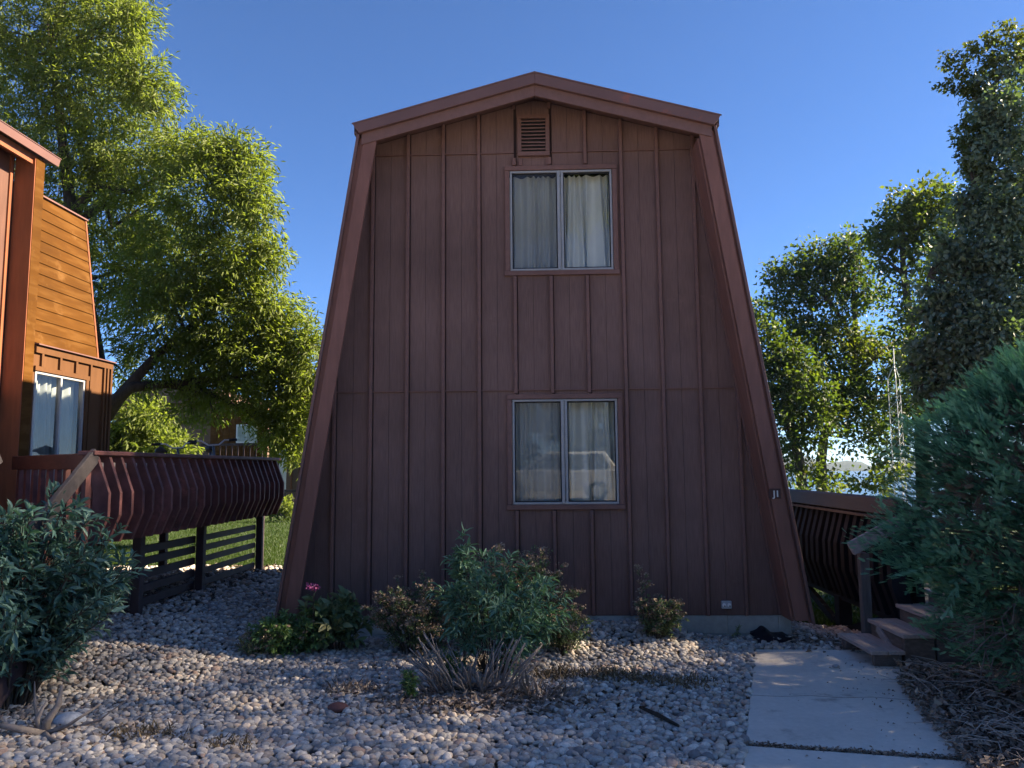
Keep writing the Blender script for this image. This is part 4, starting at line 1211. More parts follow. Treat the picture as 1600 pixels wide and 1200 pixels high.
# ------------------------------------------------------------------ shrubs
def shrub(name, label, base, nst, H, Rx, Ry, lean, leaf, mat, leaves_per, L, Wd, start=.25, side=.22, droop=.15, seed=1, heads=None, n_parts=0, stem_r=.006, cat='shrub', group=None, dome=.75, lum=(.35, .65), stem_mat=None, up=.9, rmin=.15):
    r = np.random.default_rng(seed)
    t = thing(name, label, cat, base, group)
    b = np.array(base, float)
    mb = MB()
    P, D, LU, SZ = [], [], [], []
    HP, HD = [], []
    for i in range(nst):
        az = r.uniform(0, 2 * math.pi)
        rho = rmin + (1 - rmin) * math.sqrt(r.uniform(0, 1))
        ez = H * (1 - (1 - dome) * rho ** 2) * r.uniform(.72, 1.05) * (1 if rho < .8 else r.uniform(.55, 1))
        end = b + np.array([Rx * rho * math.cos(az) + lean[0], Ry * rho * math.sin(az) + lean[1], ez])
        b0 = b + np.array([Rx * .18 * rho * math.cos(az), Ry * .18 * rho * math.sin(az), -.03])
        ctrl = b0 * .45 + end * .55 + np.array([0, 0, ez * .12]) - .22 * np.array([(end - b0)[0], (end - b0)[1], 0])
        us = np.linspace(0, 1, 7)
        pts = [(1 - u) ** 2 * b0 + 2 * u * (1 - u) * ctrl + u * u * end for u in us]
        mb.tube(pts, list(np.linspace(stem_r, stem_r * .35, 7)), 5, False)
        tw = max(2, leaves_per // 7)
        for k in range(tw):
            u = start + (1 - start) * (k + r.uniform(0, 1)) / tw
            p = (1 - u) ** 2 * b0 + 2 * u * (1 - u) * ctrl + u * u * end
            tang = 2 * (1 - u) * (ctrl - b0) + 2 * u * (end - ctrl)
            tang = tang / np.linalg.norm(tang)
            out = np.array([math.cos(az), math.sin(az), 0]) * .4
            sdv = r.normal(size=3)
            d = tang * .7 + sdv * .6 + out + np.array([0, 0, .25])
            d = d / np.linalg.norm(d)
            ln = side * r.uniform(.4, 1.1) * (1.1 - .4 * u)
            q = p + d * ln
            mb.tube([p, p * .5 + q * .5 + np.array([0, 0, .01]), q], [stem_r * .4, stem_r * .3, stem_r * .18], 4, False)
            if heads and r.uniform() < heads[1] * (u ** 1.5):
                HP.append(q + d * .01)
                HD.append(d)
            tl = r.uniform(*lum)
            for j in range(7):
                w = .25 + .75 * (j + r.uniform(0, .6)) / 7
                a = j * 2.4 + r.uniform(0, .6)
                e1 = np.cross(d, [.3, .2, 1.]); e1 = e1 / np.linalg.norm(e1)
                e2 = np.cross(d, e1)
                ld = d * (.55 + .5 * w) + (e1 * math.cos(a) + e2 * math.sin(a)) * .85 + np.array([0, 0, -droop])
                P.append(p + d * ln * w)
                D.append(ld)
                LU.append(np.clip(tl + r.normal(0, .12), 0, 1))
                SZ.append(L * r.uniform(.6, 1.2))
    obj('stems', mb, stem_mat or stem_m, t, True, kind='stuff')
    P, D, LU, SZ = np.array(P), np.array(D), np.array(LU), np.array(SZ)
    nm = unit(r.normal(size=P.shape) * .45 + np.array([0, 0, up]))
    fr = frames(D, nm)
    tv, tf = leaf
    order = np.argsort(P[:, 1])                 # nearest first
    if n_parts:
        sel = order[:n_parts * 3:3]
        me_src = None
        for i in sel:
            if me_src is None or r.uniform() < .06:
                me = bpy.data.meshes.new('leaf')
                me.from_pydata([tuple(q) for q in tv * np.array([Wd, 1, 1])], [], [tuple(f) for f in tf])
                me.update()
                me.shade_smooth()
                at_ = me.attributes.new('var', 'FLOAT', 'POINT')
                at_.data.foreach_set('value', np.full(len(tv), LU[i], np.float32))
                me.materials.append(mat)
                me_src = me
            lf = bpy.data.objects.new('leaf', me_src)
            C.objects.link(lf)
            lf.parent = t
            m4 = Matrix([list(fr[i][0]), list(fr[i][1]), list(fr[i][2])]).to_4x4()
            lf.matrix_basis = Matrix.Translation(Vector(P[i] - b)) @ m4 @ Matrix.Scale(SZ[i], 4)
        keep = np.ones(len(P), bool)
        keep[sel] = False
        P, fr, LU, SZ = P[keep], fr[keep], LU[keep], SZ[keep]
    V, T = scatter_arr(tv, tf, P, fr, np.stack([SZ * Wd, SZ, SZ], 1))
    tri_mesh('foliage', V, T, mat, t, np.repeat(LU, len(tv)), kind='stuff', smooth=True)
    if heads and HP:
        HP, HD = np.array(HP), np.array(HD)
        m = heads[3]
        pos = np.repeat(HP, m, 0) + r.normal(size=(len(HP) * m, 3)) * heads[2] * np.array([1, 1, .45])
        dd = unit(r.normal(size=pos.shape) * .7 + np.array([0, 0, .8]))
        V, T = scatter_arr(RHOMB_V, RHOMB_T, pos, frames(dd, unit(r.normal(size=pos.shape))), np.full(len(pos), heads[4]))
        tri_mesh('flower_heads', V, T, heads[0], t, np.repeat(r.uniform(0, 1, len(pos)), 4), kind='stuff')
    return t
LAN = (LANCE_V, LANCE_T)
RHO = (RHOMB_V, RHOMB_T)
shrub('viburnum_bush', 'large dark green broadleaf bush at the lower left edge', (-4.12, 6.05, gzf(-4.12, 6.05)), 84, 1.60, .84, .85, (.04, 0), LAN, G_LAUREL, 98, .115, .27, start=.20, side=.22, droop=.1, seed=3, n_parts=280, stem_r=.011, dome=.72, lum=(.2, .8))
shrub('lanceleaf_bush', 'grey green bush with long narrow leaves below the lower window', (-.42, 7.0, gzf(-.42, 7)), 36, 1.10, .58, .48, (.06, -.05), LAN, G_GREYG, 84, .095, .23, start=.30, side=.17, droop=.2, seed=5, n_parts=280, stem_r=.006, dome=.72, lum=(.25, .85))
shrub('lanceleaf_sapling', 'tall thin leafy stem topping the bush below the lower window', (-.68, 7.1, gzf(-.6, 7.1)), 4, 1.32, .14, .1, (-.03, 0), LAN, G_GREYG, 70, .105, .26, start=.5, side=.14, droop=.2, seed=8, stem_r=.005, dome=.95, lum=(.5, .9), cat='shrub')
shrub('spirea_bush', 'spirea with browning flower heads left of the grey green bush', (-1.25, 7.75, gzf(-1.25, 7.75)), 52, .74, .55, .40, (.05, -.05), RHO, G_SPIREA, 90, .042, .45, start=.2, side=.13, seed=11, heads=(G_HEAD, .75, .020, 26, .020), stem_r=.004, dome=.75, lum=(.2, .8), group='spirea bushes')
shrub('spirea_bush', 'tall spirea behind the grey green bush, right under the window', (-.28, 7.85, gzf(-.3, 7.85)), 54, 1.02, .62, .35, (.05, 0), RHO, G_SPIREA, 90, .042, .45, start=.25, side=.14, seed=12, heads=(G_HEAD, .7, .022, 26, .020), stem_r=.004, dome=.7, lum=(.2, .7), group='spirea bushes')
shrub('spirea_bush', 'low spirea at the right of the bushes with brown heads', (.22, 7.6, gzf(.2, 7.6)), 26, .42, .30, .25, (0, 0), RHO, G_SPIREA, 70, .04, .45, start=.2, side=.11, seed=13, heads=(G_HEAD, .6, .018, 22, .018), stem_r=.004, lum=(.1, .5), group='spirea bushes')
shrub('spirea_bush', 'small lone spirea against the wall right of the other bushes', (1.14, 7.95, gzf(1.14, 7.95)), 24, .42, .24, .18, (.05, 0), RHO, G_SPIREA, 80, .042, .45, start=.15, side=.11, seed=14, heads=(G_HEAD, .5, .017, 22, .018), stem_r=.004, lum=(.3, .8), group='spirea bushes')
shrub('spirea_stalk', 'single upright flowering stalk rising from the small lone spirea', (1.06, 7.98, gzf(1.06, 7.98)), 4, .74, .09, .06, (-.05, 0), RHO, G_SPIREA, 60, .035, .4, start=.3, side=.07, seed=15, heads=(G_HEAD, .9, .018, 24, .018), stem_r=.004, dome=.95, lum=(.3, .7))
shrub('flower_clump', 'low green clump of perennials at the foot of the left leg board', (-2.45, 7.72, gzf(-2.45, 7.72)), 44, .42, .42, .26, (0, 0), LAN, G_WEED, 70, .06, .4, start=.1, side=.12, seed=16, heads=(G_HEAD, .22, .014, 16, .016), stem_r=.003, dome=.7, lum=(.45, 1))
shrub('leafy_clump', 'broad leaved clump against the wall behind the low perennials', (-2.02, 7.85, gzf(-2, 7.85)), 22, .56, .34, .2, (.0, 0), LAN, G_SPIREA, 60, .11, .45, start=.2, side=.13, seed=17, stem_r=.004, dome=.8, lum=(.2, .9))
pk = thing('pink_flower', 'single magenta pink flower on a thin stalk by the left leg board', 'flower', (-2.20, 7.62, gzf(-2.20, 7.62)))
obj('stem', MB().tube([(-2.20, 7.62, gzf(-2.3, 7.62)), (-2.205, 7.62, .45), (-2.21, 7.62, .655)], .004, 5), stem_m, pk)
pp = np.array([-2.21, 7.62, .665]) + rng.normal(size=(90, 3)) * np.array([.026, .026, .012])
V, T = scatter_arr(RHOMB_V, RHOMB_T, pp, frames(rand_dirs(90) + np.array([0, 0, .5]), rand_dirs(90)), np.full(90, .028))
tri_mesh('petals', V, T, G_PINK, pk, np.repeat(rng.uniform(0, 1, 90), 4), kind='stuff')
shrub('dry_clump', 'brownish pink dying clump at the outer foot of the left leg board', (-2.78, 7.65, gzf(-2.78, 7.65)), 16, .24, .24, .18, (0, 0), RHO, G_SPIREA, 60, .035, .45, start=.1, side=.09, seed=18, heads=(G_HEAD, .6, .016, 22, .016), stem_r=.003, lum=(.5, 1))
shrub('weed', 'small upright green weed in the stones left of the cut twigs', (-1.02, 6.22, 0), 9, .24, .07, .06, (0, 0), RHO, G_WEED, 70, .035, .3, start=.1, side=.06, seed=21, stem_r=.002, dome=.9, cat='weed', group='weeds in the stones')
shrub('weed', 'yellow green weed sprouting inside the cut twigs', (-.78, 6.75, 0), 10, .26, .08, .08, (0, 0), RHO, G_WEED, 50, .04, .35, start=.1, side=.06, seed=22, stem_r=.002, dome=.9, cat='weed', group='weeds in the stones')
shrub('weed', 'thin weed against the foundation blocks', (2.02, 8.36, gzf(2.02, 8.36)), 3, .20, .06, .04, (0, 0), RHO, G_SPIREA, 30, .03, .45, start=.3, side=.05, seed=23, stem_r=.002, dome=.9, cat='weed', group='weeds in the stones')
def dry_tuft(label, x, y, n, h, rx, ry, seed, mat=G_DRY):
    r = np.random.default_rng(seed)
    t = thing('dry_weed', label, 'weed', (x, y, gzf(x, y)), 'dry weeds in the stones')
    base = np.stack([x + r.normal(0, rx, n), y + r.normal(0, ry, n), np.zeros(n)], 1)
    base[:, 2] = gz(base[:, 0], base[:, 1]) + .015
    d = unit(np.stack([r.normal(0, .6, n), r.normal(0, .6, n), np.ones(n) * r.uniform(.3, 1.3, n)], 1))
    L = h * r.uniform(.4, 1.2, n)
    V, T = scatter_arr(RHOMB_V, RHOMB_T, base, frames(d, rand_dirs(n)), np.stack([np.full(n, .006), L, L], 1))
    m = n * 3
    i = r.integers(0, n, m)
    hp = base[i] + d[i] * (L[i] * r.uniform(.3, 1, m))[:, None] + r.normal(size=(m, 3)) * .012
    V2, T2 = scatter_arr(RHOMB_V, RHOMB_T, hp, frames(rand_dirs(m), rand_dirs(m)), np.full(m, .016))
    tri_mesh('dry_stalks', np.concatenate([V, V2]), np.concatenate([T, T2 + len(V)]), mat, t, np.repeat(r.uniform(0, 1, n + m), 4), kind='stuff')
dry_tuft('straw coloured tuft right of the cut twigs, nearest them', .12, 6.85, 90, .11, .10, .07, 31)
dry_tuft('golden straw patch of dry weed midway between twigs and path', .55, 6.85, 150, .10, .14, .08, 32)
dry_tuft('straw patch of dry weed just left of the widest gap before the path', .85, 6.72, 120, .09, .12, .07, 33)
dry_tuft('dry weed patch closest to the path edge', 1.2, 6.62, 120, .09, .12, .08, 34)
dry_tuft('brown withered weed left of the small green weed', -1.5, 6.42, 90, .12, .13, .06, 35, G_LITTER)
dry_tuft('dark dry stalks standing right of the cut twigs', .0, 6.25, 60, .20, .10, .08, 36, G_LITTER)
dry_tuft('pale dry tuft between the dead stump and the stones', -2.65, 5.35, 90, .10, .14, .08, 37)
dry_tuft('rusty dry tuft by the bottom edge left of the reddish stone', -2.05, 5.2, 60, .08, .10, .06, 38)
# cut back bare twigs
tw = thing('cut_back_shrub', 'bare grey cut back shrub of fanned twigs in the stones', 'dead shrub', (-.57, 6.42, 0))
r = random.Random(4)
for i in range(64):
    a = r.uniform(0, 2 * math.pi)
    b0 = Vector((-.55 + r.uniform(-.10, .10), 6.45 + r.uniform(-.08, .08), .0))
    sx = r.choice((-1, 1, -1)) * r.uniform(.16, .58) if i % 4 else r.uniform(-.15, .15)
    if sx > .3:
        sx *= 1.05
    e = Vector((-.55 + sx, 6.45 + math.sin(a) * .26, (.60 - .22 * abs(sx) / .58) * r.uniform(.5, 1.05)))
    if i % 4 == 0:
        e.z *= .45
    m_ = b0.lerp(e, .35) + Vector((sx * .22, 0, -.08 + r.uniform(-.03, .03)))
    pts = [b0, m_, b0.lerp(e, .68) + Vector((sx * .08, 0, -.02)), e]
    ra = r.uniform(.0045, .010)
    obj('twig', MB().tube(pts, [ra * 1.8, ra * 1.3, ra, ra * .75], 6), deadwood_m, tw, True)
    if r.random() < .6:
        s = pts[2]
        obj('twig', MB().tube([s, s + Vector((r.uniform(-.1, .1), r.uniform(-.08, .08), r.uniform(.05, .14)))], [ra * .6, ra * .4], 5), deadwood_m, tw, True)
for k in range(7):
    a = k * .9
    obj('root', MB().tube([(-.55, 6.45, .05), (-.55 + .16 * math.cos(a), 6.45 + .13 * math.sin(a), .035), (-.55 + .36 * math.cos(a + .2), 6.45 + .26 * math.sin(a + .2), .012)], [.035, .022, .008], 7), bark_grey, tw, True)
# dead stump, lower left
stp = thing('dead_stump', 'dead grey forked stump in the lower left corner', 'stump', (-3.38, 5.38, 0))
for pts, rad in (([(-3.42, 5.42, -.02), (-3.40, 5.42, .10), (-3.34, 5.44, .20), (-3.33, 5.45, .33)], [.055, .045, .035, .012]),
                 ([(-3.42, 5.42, .0), (-3.46, 5.40, .12), (-3.40, 5.40, .24)], [.04, .03, .008]),
                 ([(-3.40, 5.40, .02), (-3.62, 5.36, .08), (-3.85, 5.33, .12)], [.05, .035, .015]),
                 ([(-3.40, 5.40, .02), (-3.22, 5.36, .09), (-3.02, 5.40, .22)], [.035, .020, .008]),
                 ([(-3.40, 5.40, .02), (-3.28, 5.25, .05), (-3.1, 5.18, .02)], [.04, .025, .01]),
                 ([(-3.5, 5.5, .02), (-3.62, 5.62, .14), (-3.66, 5.66, .30)], [.025, .018, .006]),
                 ([(-3.3, 5.5, .02), (-3.12, 5.56, .06), (-2.95, 5.62, .19)], [.018, .012, .005])):
    rad = [q * .62 for q in rad]
    obj('dead_branch', MB().tube(pts, rad, 8), deadwood_m, stp, True)

# ------------------------------------------------------------------ juniper by the steps
jc = np.array([4.62, 6.35])
jn = thing('juniper_bush', 'big blue green juniper bush hiding the right side of the steps', 'juniper', (4.62, 6.35, 0))
def jprof(z):
    if z > 1.25:
        return 1.80 * math.sqrt(max(0, 1 - ((z - 1.25) / 1.50) ** 2))
    return 1.80 - .55 * ((1.25 - z) / 1.0) ** 1.6
tb = MB()
for k in range(9):
    a = k * .7
    tb.tube([(4.62, 6.35, -.05), (4.62 + .3 * math.cos(a), 6.35 + .25 * math.sin(a), .6), (4.62 + .9 * math.cos(a), 6.35 + .7 * math.sin(a), 1.5)], [.07, .05, .02], 7)
obj('trunk', tb, bark_m, jn, True)
P, D, N_, SZ, LU = [], [], [], [], []
tw_m = MB()
r = np.random.default_rng(9)
for i in range(4200):
    z = r.uniform(.22, 2.73)
    a = r.uniform(-math.pi, math.pi)
    if math.sin(a) > .35 and r.uniform() < (.92 if math.cos(a) > -.3 else .4):
        continue
    if math.cos(a) > .2 and r.uniform() < .88:
        continue
    lump = .10 * math.sin(a * 5 + z * 4) + .07 * math.sin(z * 7 + a * 2) + .05 * math.sin(a * 11 - z * 6)
    rad = jprof(z) * (.93 + lump * .8) * r.uniform(.72, 1.0)
    if z < 1.0 and math.cos(a) > -.80 and r.uniform() < .72 * (1 - z / 1.25) + .15:
        continue
    if math.sin(a * 4 + 1.3) * math.sin(z * 5.2 + a * 2) > .80:
        continue
    p0 = np.array([jc[0] + rad * math.cos(a), jc[1] + rad * .72 * math.sin(a), z])
    ax = unit(np.array([math.cos(a), .8 * math.sin(a), .25 + .40 * (z - .7)]) + r.normal(size=3) * .35)
    sd_ = unit(np.cross(ax, r.normal(size=3) * .5 + np.array([0, -.2, 1])))
    nn = np.cross(sd_, ax)
    L = r.uniform(.28, .52)
    bl = r.normal(.36, .2)
    m = 17
    for k in range(m):
        t = (k + r.uniform(0, .9)) / m
        sgn = -1 if k % 2 else 1
        q = p0 + ax * (t - .45) * L + nn * r.normal(0, .022) + np.array([0, 0, -.10 * L * t * t])
        d = unit(ax * (.75 + .5 * t) + sd_ * sgn * (.8 - .5 * t) + r.normal(size=3) * .16)
        P.append(q); D.append(d); N_.append(unit(nn + r.normal(size=3) * .35))
        SZ.append(r.uniform(.055, .125) * (1.15 - .4 * t)); LU.append(np.clip(bl + .75 * (t - .4) + r.normal(0, .10), 0, 1))
    if r.uniform() < .3:
        inner = np.array([jc[0] + rad * .3 * math.cos(a), jc[1] + rad * .25 * math.sin(a), z * .85])
        tw_m.tube([inner, inner * .5 + p0 * .5 + np.array([0, 0, .05]), p0], [.014, .009, .004], 5, False)
P, D, N_, SZ, LU = map(np.array, (P, D, N_, SZ, LU))
V, T = scatter_arr(FAN_V, FAN_T, P, frames(D, N_), SZ)
tri_mesh('foliage', V, T, G_JUN, jn, np.repeat(LU, len(FAN_V)), kind='stuff')
# dead brown inner sprays and bare twigs low on the near side
n = 1500
a = r.uniform(-math.pi, -.9, n)
z = r.uniform(.12, 2.3, n)
rad = np.array([jprof(q) for q in z]) * r.uniform(.55, .84, n)
pp = np.stack([jc[0] + rad * np.cos(a), jc[1] + rad * .72 * np.sin(a), z], 1)
dd = unit(np.stack([np.cos(a), np.sin(a), r.uniform(-.9, .4, n)], 1) + r.normal(size=(n, 3)) * .4)
V, T = scatter_arr(FAN_V, FAN_T, pp, frames(dd, rand_dirs(n)), r.uniform(.10, .20, n))
tri_mesh('dead_sprays', V, T, G_JDEAD, jn, np.repeat(r.uniform(0, .7, n), len(FAN_V)), kind='stuff', label='brown dead inner sprays')
for i in range(330):
    aa = r.uniform(-math.pi * .95, -.25)
    z0 = r.uniform(.0, 1.1)
    r0 = jprof(max(z0, .3)) * r.uniform(.45, .8)
    p = np.array([jc[0] + r0 * math.cos(aa), jc[1] + r0 * .72 * math.sin(aa), z0])
    d = unit(np.array([math.cos(aa) * .8, math.sin(aa) * .8, r.uniform(-.7, .4)]) + r.normal(size=3) * .4)
    L = r.uniform(.2, .55)
    q = p + d * L + np.array([0, 0, -.06 * L])
    q[2] = max(q[2], .03)
    mid = (p + q) / 2 + r.normal(size=3) * .03
    mid[2] = max(mid[2], .03)
    tw_m.tube([p, mid, q], [.007, .005, .002], 5, False)
    for _ in range(2):
        s = p + (q - p) * r.uniform(.3, .9)
        e = s + unit(d + r.normal(size=3) * .7) * L * .4
        e[2] = max(e[2], .03)
        tw_m.tube([s, e], [.004, .0015], 4, False)
obj('twigs', tw_m, deadwood_m, jn, True, kind='stuff')

# ------------------------------------------------------------------ ground cover: stones, litter, grass
def ico(sub):
    import bmesh
    bm = bmesh.new()
    bmesh.ops.create_icosphere(bm, subdivisions=sub, radius=1)
    bmesh.ops.triangulate(bm, faces=bm.faces)
    v = np.array([p.co[:] for p in bm.verts])
    f = np.array([[q.index for q in p.verts] for p in bm.faces])
    bm.free()
    return v, f
STONE_COLS = np.array([(.40, .365, .33), (.33, .305, .28), (.48, .435, .39), (.26, .245, .235), (.42, .355, .30), (.34, .275, .23), (.20, .185, .18), (.54, .485, .43), (.40, .315, .245), (.34, .245, .20)])
def stones(name, pts, zoff, sub, smin, smax, seed):
    r = np.random.default_rng(seed)
    n = len(pts)
    v, f = ico(sub)
    v = v * (1 + .10 * np.sin(v[:, [1, 2, 0]] * 2.3 + 1) )
    sz = smin + (smax - smin) * r.beta(1.6, 2.6, n)
    s3 = np.stack([sz * r.uniform(.85, 1.45, n), sz * r.uniform(.75, 1.1, n), sz * r.uniform(.5, .78, n)], 1)
    yaw = r.uniform(0, 2 * math.pi, n)
    tilt = unit(np.stack([r.normal(0, .28, n), r.normal(0, .28, n), np.ones(n)], 1))
    d = np.stack([np.cos(yaw), np.sin(yaw), r.normal(0, .2, n)], 1)
    pos = np.concatenate([pts, zoff[:, None]], 1)
    V, T = scatter_arr(v, f, pos, frames(d, tilt), s3)
    V = V + r.normal(0, .0009, V.shape)
    c = STONE_COLS[r.choice(len(STONE_COLS), n, p=[.17, .17, .12, .11, .11, .09, .07, .06, .06, .04])] * r.uniform(.85, 1.35, (n, 1))
    c = np.concatenate([c, np.ones((n, 1))], 1)
    return tri_mesh(name, V, T, stone_m, None, None, np.repeat(c, len(v), 0), True, kind='stuff')
def gravel_pts(x0, x1, y0, y1, step, seed):
    r = np.random.default_rng(seed)
    X, Y = np.meshgrid(np.arange(x0, x1, step), np.arange(y0, y1, step))
    p = np.stack([X.ravel(), Y.ravel()], 1) + r.uniform(-.5, .5, (X.size, 2)) * step * 1.1
    x, y = p[:, 0], p[:, 1]
    ok = ~(in_poly(slabA, x, y) | in_poly(slabB, x, y) | in_poly([slabA[1], slabB[0], slabB[3], slabA[2]], x, y))
    hw = (np.abs(x) < 2.66) & (y > 8.44)
    ok &= ~hw
    ok &= np.abs(x - .0) < y * .78 + .5                       # only what the view can take in
    lawn = (y > 12.15 + .12 * np.sin(x * 3)) | ((x > 2.5) & (y > 9.75))
    ok &= ~lawn
    edge = np.where(y < 7.88, np.interp(y, [2.8, 5.0, 7.88], [1.97, 2.66, 3.38]), 99)
    ok &= (x < edge - .2)
    ok &= ~((x > 2.9) & (y < 8.0))
    mul = (np.abs(x + 4.6) < .75) & (y > 8.2) & (y < 12.2)
    ok &= ~(mul & (r.uniform(size=len(x)) < .55))
    return p[ok]
near = gravel_pts(-4.7, 2.9, 4.3, 5.75, .040, 1)
stones('gravel', near, gz(near[:, 0], near[:, 1]) + np.random.default_rng(2).uniform(.002, .026, len(near)), 2, .015, .045, 3)
mid_ = gravel_pts(-7, 3.9, 5.75, 9.9, .041, 4)
stones('gravel', mid_, gz(mid_[:, 0], mid_[:, 1]) + np.random.default_rng(5).uniform(.002, .028, len(mid_)), 1, .017, .045, 6)
far_ = gravel_pts(-9, -2.3, 9.9, 12.9, .062, 7)
stones('gravel', far_, gz(far_[:, 0], far_[:, 1]) + np.random.default_rng(8).uniform(.004, .03, len(far_)), 1, .026, .055, 9)
for nm, lab, (x, y), s, col, sd_ in (('stone', 'flat rust red stone lying in the grey gravel', (-1.515, 5.92), .058, (.15, .065, .055), 1), ('stone', 'large pale stone beside the dead stump', (-3.36, 5.62), .085, (.46, .47, .48), 2), ('stone', 'lone small stone on the concrete path', (2.60, 7.17), .026, (.3, .3, .31), 3)):
    v, f = ico(3)
    rr = np.random.default_rng(sd_)
    v = v * (1 + .1 * np.sin(v[:, [2, 0, 1]] * 2.1 + sd_))
    zz = gzf(x, y) + (.045 if sd_ < 3 else .022 + .016)
    V = v * np.array([s * 1.25, s * .9, s * .62]) + np.array([x, y, zz])
    o = tri_mesh(nm, V, f, stone_m, None, None, np.tile(np.array([*col, 1.0]), (len(V), 1)), True)
    o['label'] = lab
    o['category'] = 'stone'
def litter(name, pts, h, seed, size=(.03, .07), mat=G_LITTER):
    r = np.random.default_rng(seed)
    n = len(pts)
    pos = np.concatenate([pts, (gz(pts[:, 0], pts[:, 1]) + .008 + r.uniform(0, 1, n) ** 1.6 * h)[:, None]], 1)
    d = unit(np.stack([r.normal(size=n), r.normal(size=n), r.normal(0, .35, n)], 1))
    nm = unit(np.stack([r.normal(0, .6, n), r.normal(0, .6, n), np.ones(n)], 1))
    s = r.uniform(*size, n)
    tv = BROAD_V * np.array([1, 1, 2.2])
    V, T = scatter_arr(tv, BROAD_T, pos, frames(d, nm), np.stack([s * r.uniform(.25, .8, n), s, s], 1))
    return tri_mesh(name, V, T, mat, None, np.repeat(np.clip(r.normal(.42, .24, n), 0, 1), len(tv)), kind='stuff')
r = np.random.default_rng(40)
n = 9000
y = r.uniform(3.6, 7.15, n)
x = np.interp(y, [2.8, 5.0, 5.8, 6.4, 7.15], [2.1, 2.62, 2.80, 2.93, 3.22]) + np.abs(r.normal(0, 1, n)) * .75 - .10
litter('leaf_litter', np.stack([x, y], 1)[(x < 6)], .09, 41)
n = 2600
litter('mulch_litter', np.stack([-.45 + r.normal(0, .42, n), 6.15 + r.normal(0, .17, n)], 1), .035, 42, (.03, .08))
n = 1500
litter('mulch_litter', np.stack([-4.6 + r.normal(0, .4, n), r.uniform(8, 12.2, n)], 1), .03, 43, (.03, .07))
n = 1500
litter('mulch_litter', np.stack([-3.7 + r.normal(0, .6, n), 5.6 + r.normal(0, .35, n)], 1), .03, 44, (.025, .06))
n = 700
litter('mulch_litter', np.stack([2.95 + r.normal(0, .22, n), 8.25 + r.normal(0, .22, n)], 1), .03, 45, (.03, .07))
n = 900                                          # debris in the joint of the path
u = r.uniform(0, 1, n)
litter('joint_litter', np.stack([1.31 + u * 1.34 + r.normal(0, .012, n), 5.28 - u * .265 + r.normal(0, .012, n)], 1), .022, 46, (.012, .03))
n = 260
yy = r.uniform(4.7, 7.7, n)
xx = np.interp(yy, [5, 7.88], [2.62, 3.35]) - np.abs(r.normal(0, .42, n)) - .02
litter('path_litter', np.stack([xx, yy], 1), .030, 47, (.010, .035))
tl_ = MB()
rt_ = random.Random(12)
for i in range(190):
    y = rt_.uniform(4.6, 6.9)
    x = float(np.interp(y, [2.8, 5.0, 5.8, 6.4, 7.15], [2.1, 2.62, 2.80, 2.93, 3.22])) + .05 + abs(rt_.gauss(0, .55))
    a, L = rt_.uniform(0, 6.28), rt_.uniform(.08, .38)
    z = gzf(x, y) + rt_.uniform(.04, .13)
    p = Vector((x, y, z))
    d = Vector((math.cos(a), math.sin(a), rt_.uniform(-.1, .25)))
    m_ = p + d * L * .5 + Vector((0, 0, rt_.uniform(-.01, .03)))
    q = p + d * L
    tl_.tube([p, m_, q], [.004, .0032, .0016], 5, False)
    if L > .2:
        tl_.tube([m_, m_ + Vector((math.cos(a + .8), math.sin(a + .8), .15)) * L * .4], [.0025, .001], 4, False)
obj('twig_litter', tl_, surf('pale_twig', shade((.36, .30, .26), .6, 1.3), 14, rough=.85), None, True)['kind'] = 'stuff'
lv = thing('fallen_leaf', 'curled tan fallen leaf on the litter beside the path', 'leaf', (2.80, 5.85, .10))
V, T = scatter_arr(BROAD_V * np.array([1, 1, 2.5]), BROAD_T, np.array([[2.8, 5.85, .10]]), frames(np.array([[1., .3, .1]]), np.array([[0, -.5, 1.]])), np.array([.075]))
tri_mesh('blade', V, T, G_HEAD, lv, np.full(len(BROAD_V), .8))
def grass(name, pts, h, seed):
    r = np.random.default_rng(seed)
    n = len(pts)
    pos = np.concatenate([pts, gz(pts[:, 0], pts[:, 1])[:, None]], 1)
    d = unit(np.stack([r.normal(0, .4, n), r.normal(0, .4, n), np.ones(n)], 1))
    L = h * r.uniform(.5, 1.3, n)
    tv = np.array([(-.5, 0, 0), (.5, 0, 0), (.05, 1, .15)], float)
    V, T = scatter_arr(tv, np.array([(0, 1, 2)]), pos, frames(d, rand_dirs(n)), np.stack([np.full(n, .011), L, L], 1))
    return tri_mesh(name, V, T, G_GRASS, None, np.repeat(r.uniform(0, 1, n), 3), kind='stuff')
n = 60000
p1 = np.stack([r.uniform(-11, -4, n), 12.2 + r.uniform(0, 1, n) ** 1.5 * 11.5, ], 1)
grass('grass', p1, .07, 51)
n = 45000
p2 = np.stack([r.uniform(2.9, 9, n), 9.9 + r.uniform(0, 1, n) ** 1.5 * 11], 1)
grass('grass', p2, .07, 52)
fs = thing('golden_shrub', 'small yellow green shrub below the porch railing across the lawn', 'shrub', (-8.2, 22.5, .3))
V, T, v = crown_arrays([cl(443, 790, 22.5, 12, 420, .8), cl(455, 797, 22.5, 10, 300, .7), cl(428, 800, 22.5, 10, 260, .3)], RHO, .12, .4, 0, .6, 10, .08)
tri_mesh('foliage', V, T, G_LOCUST, fs, v, kind='stuff')
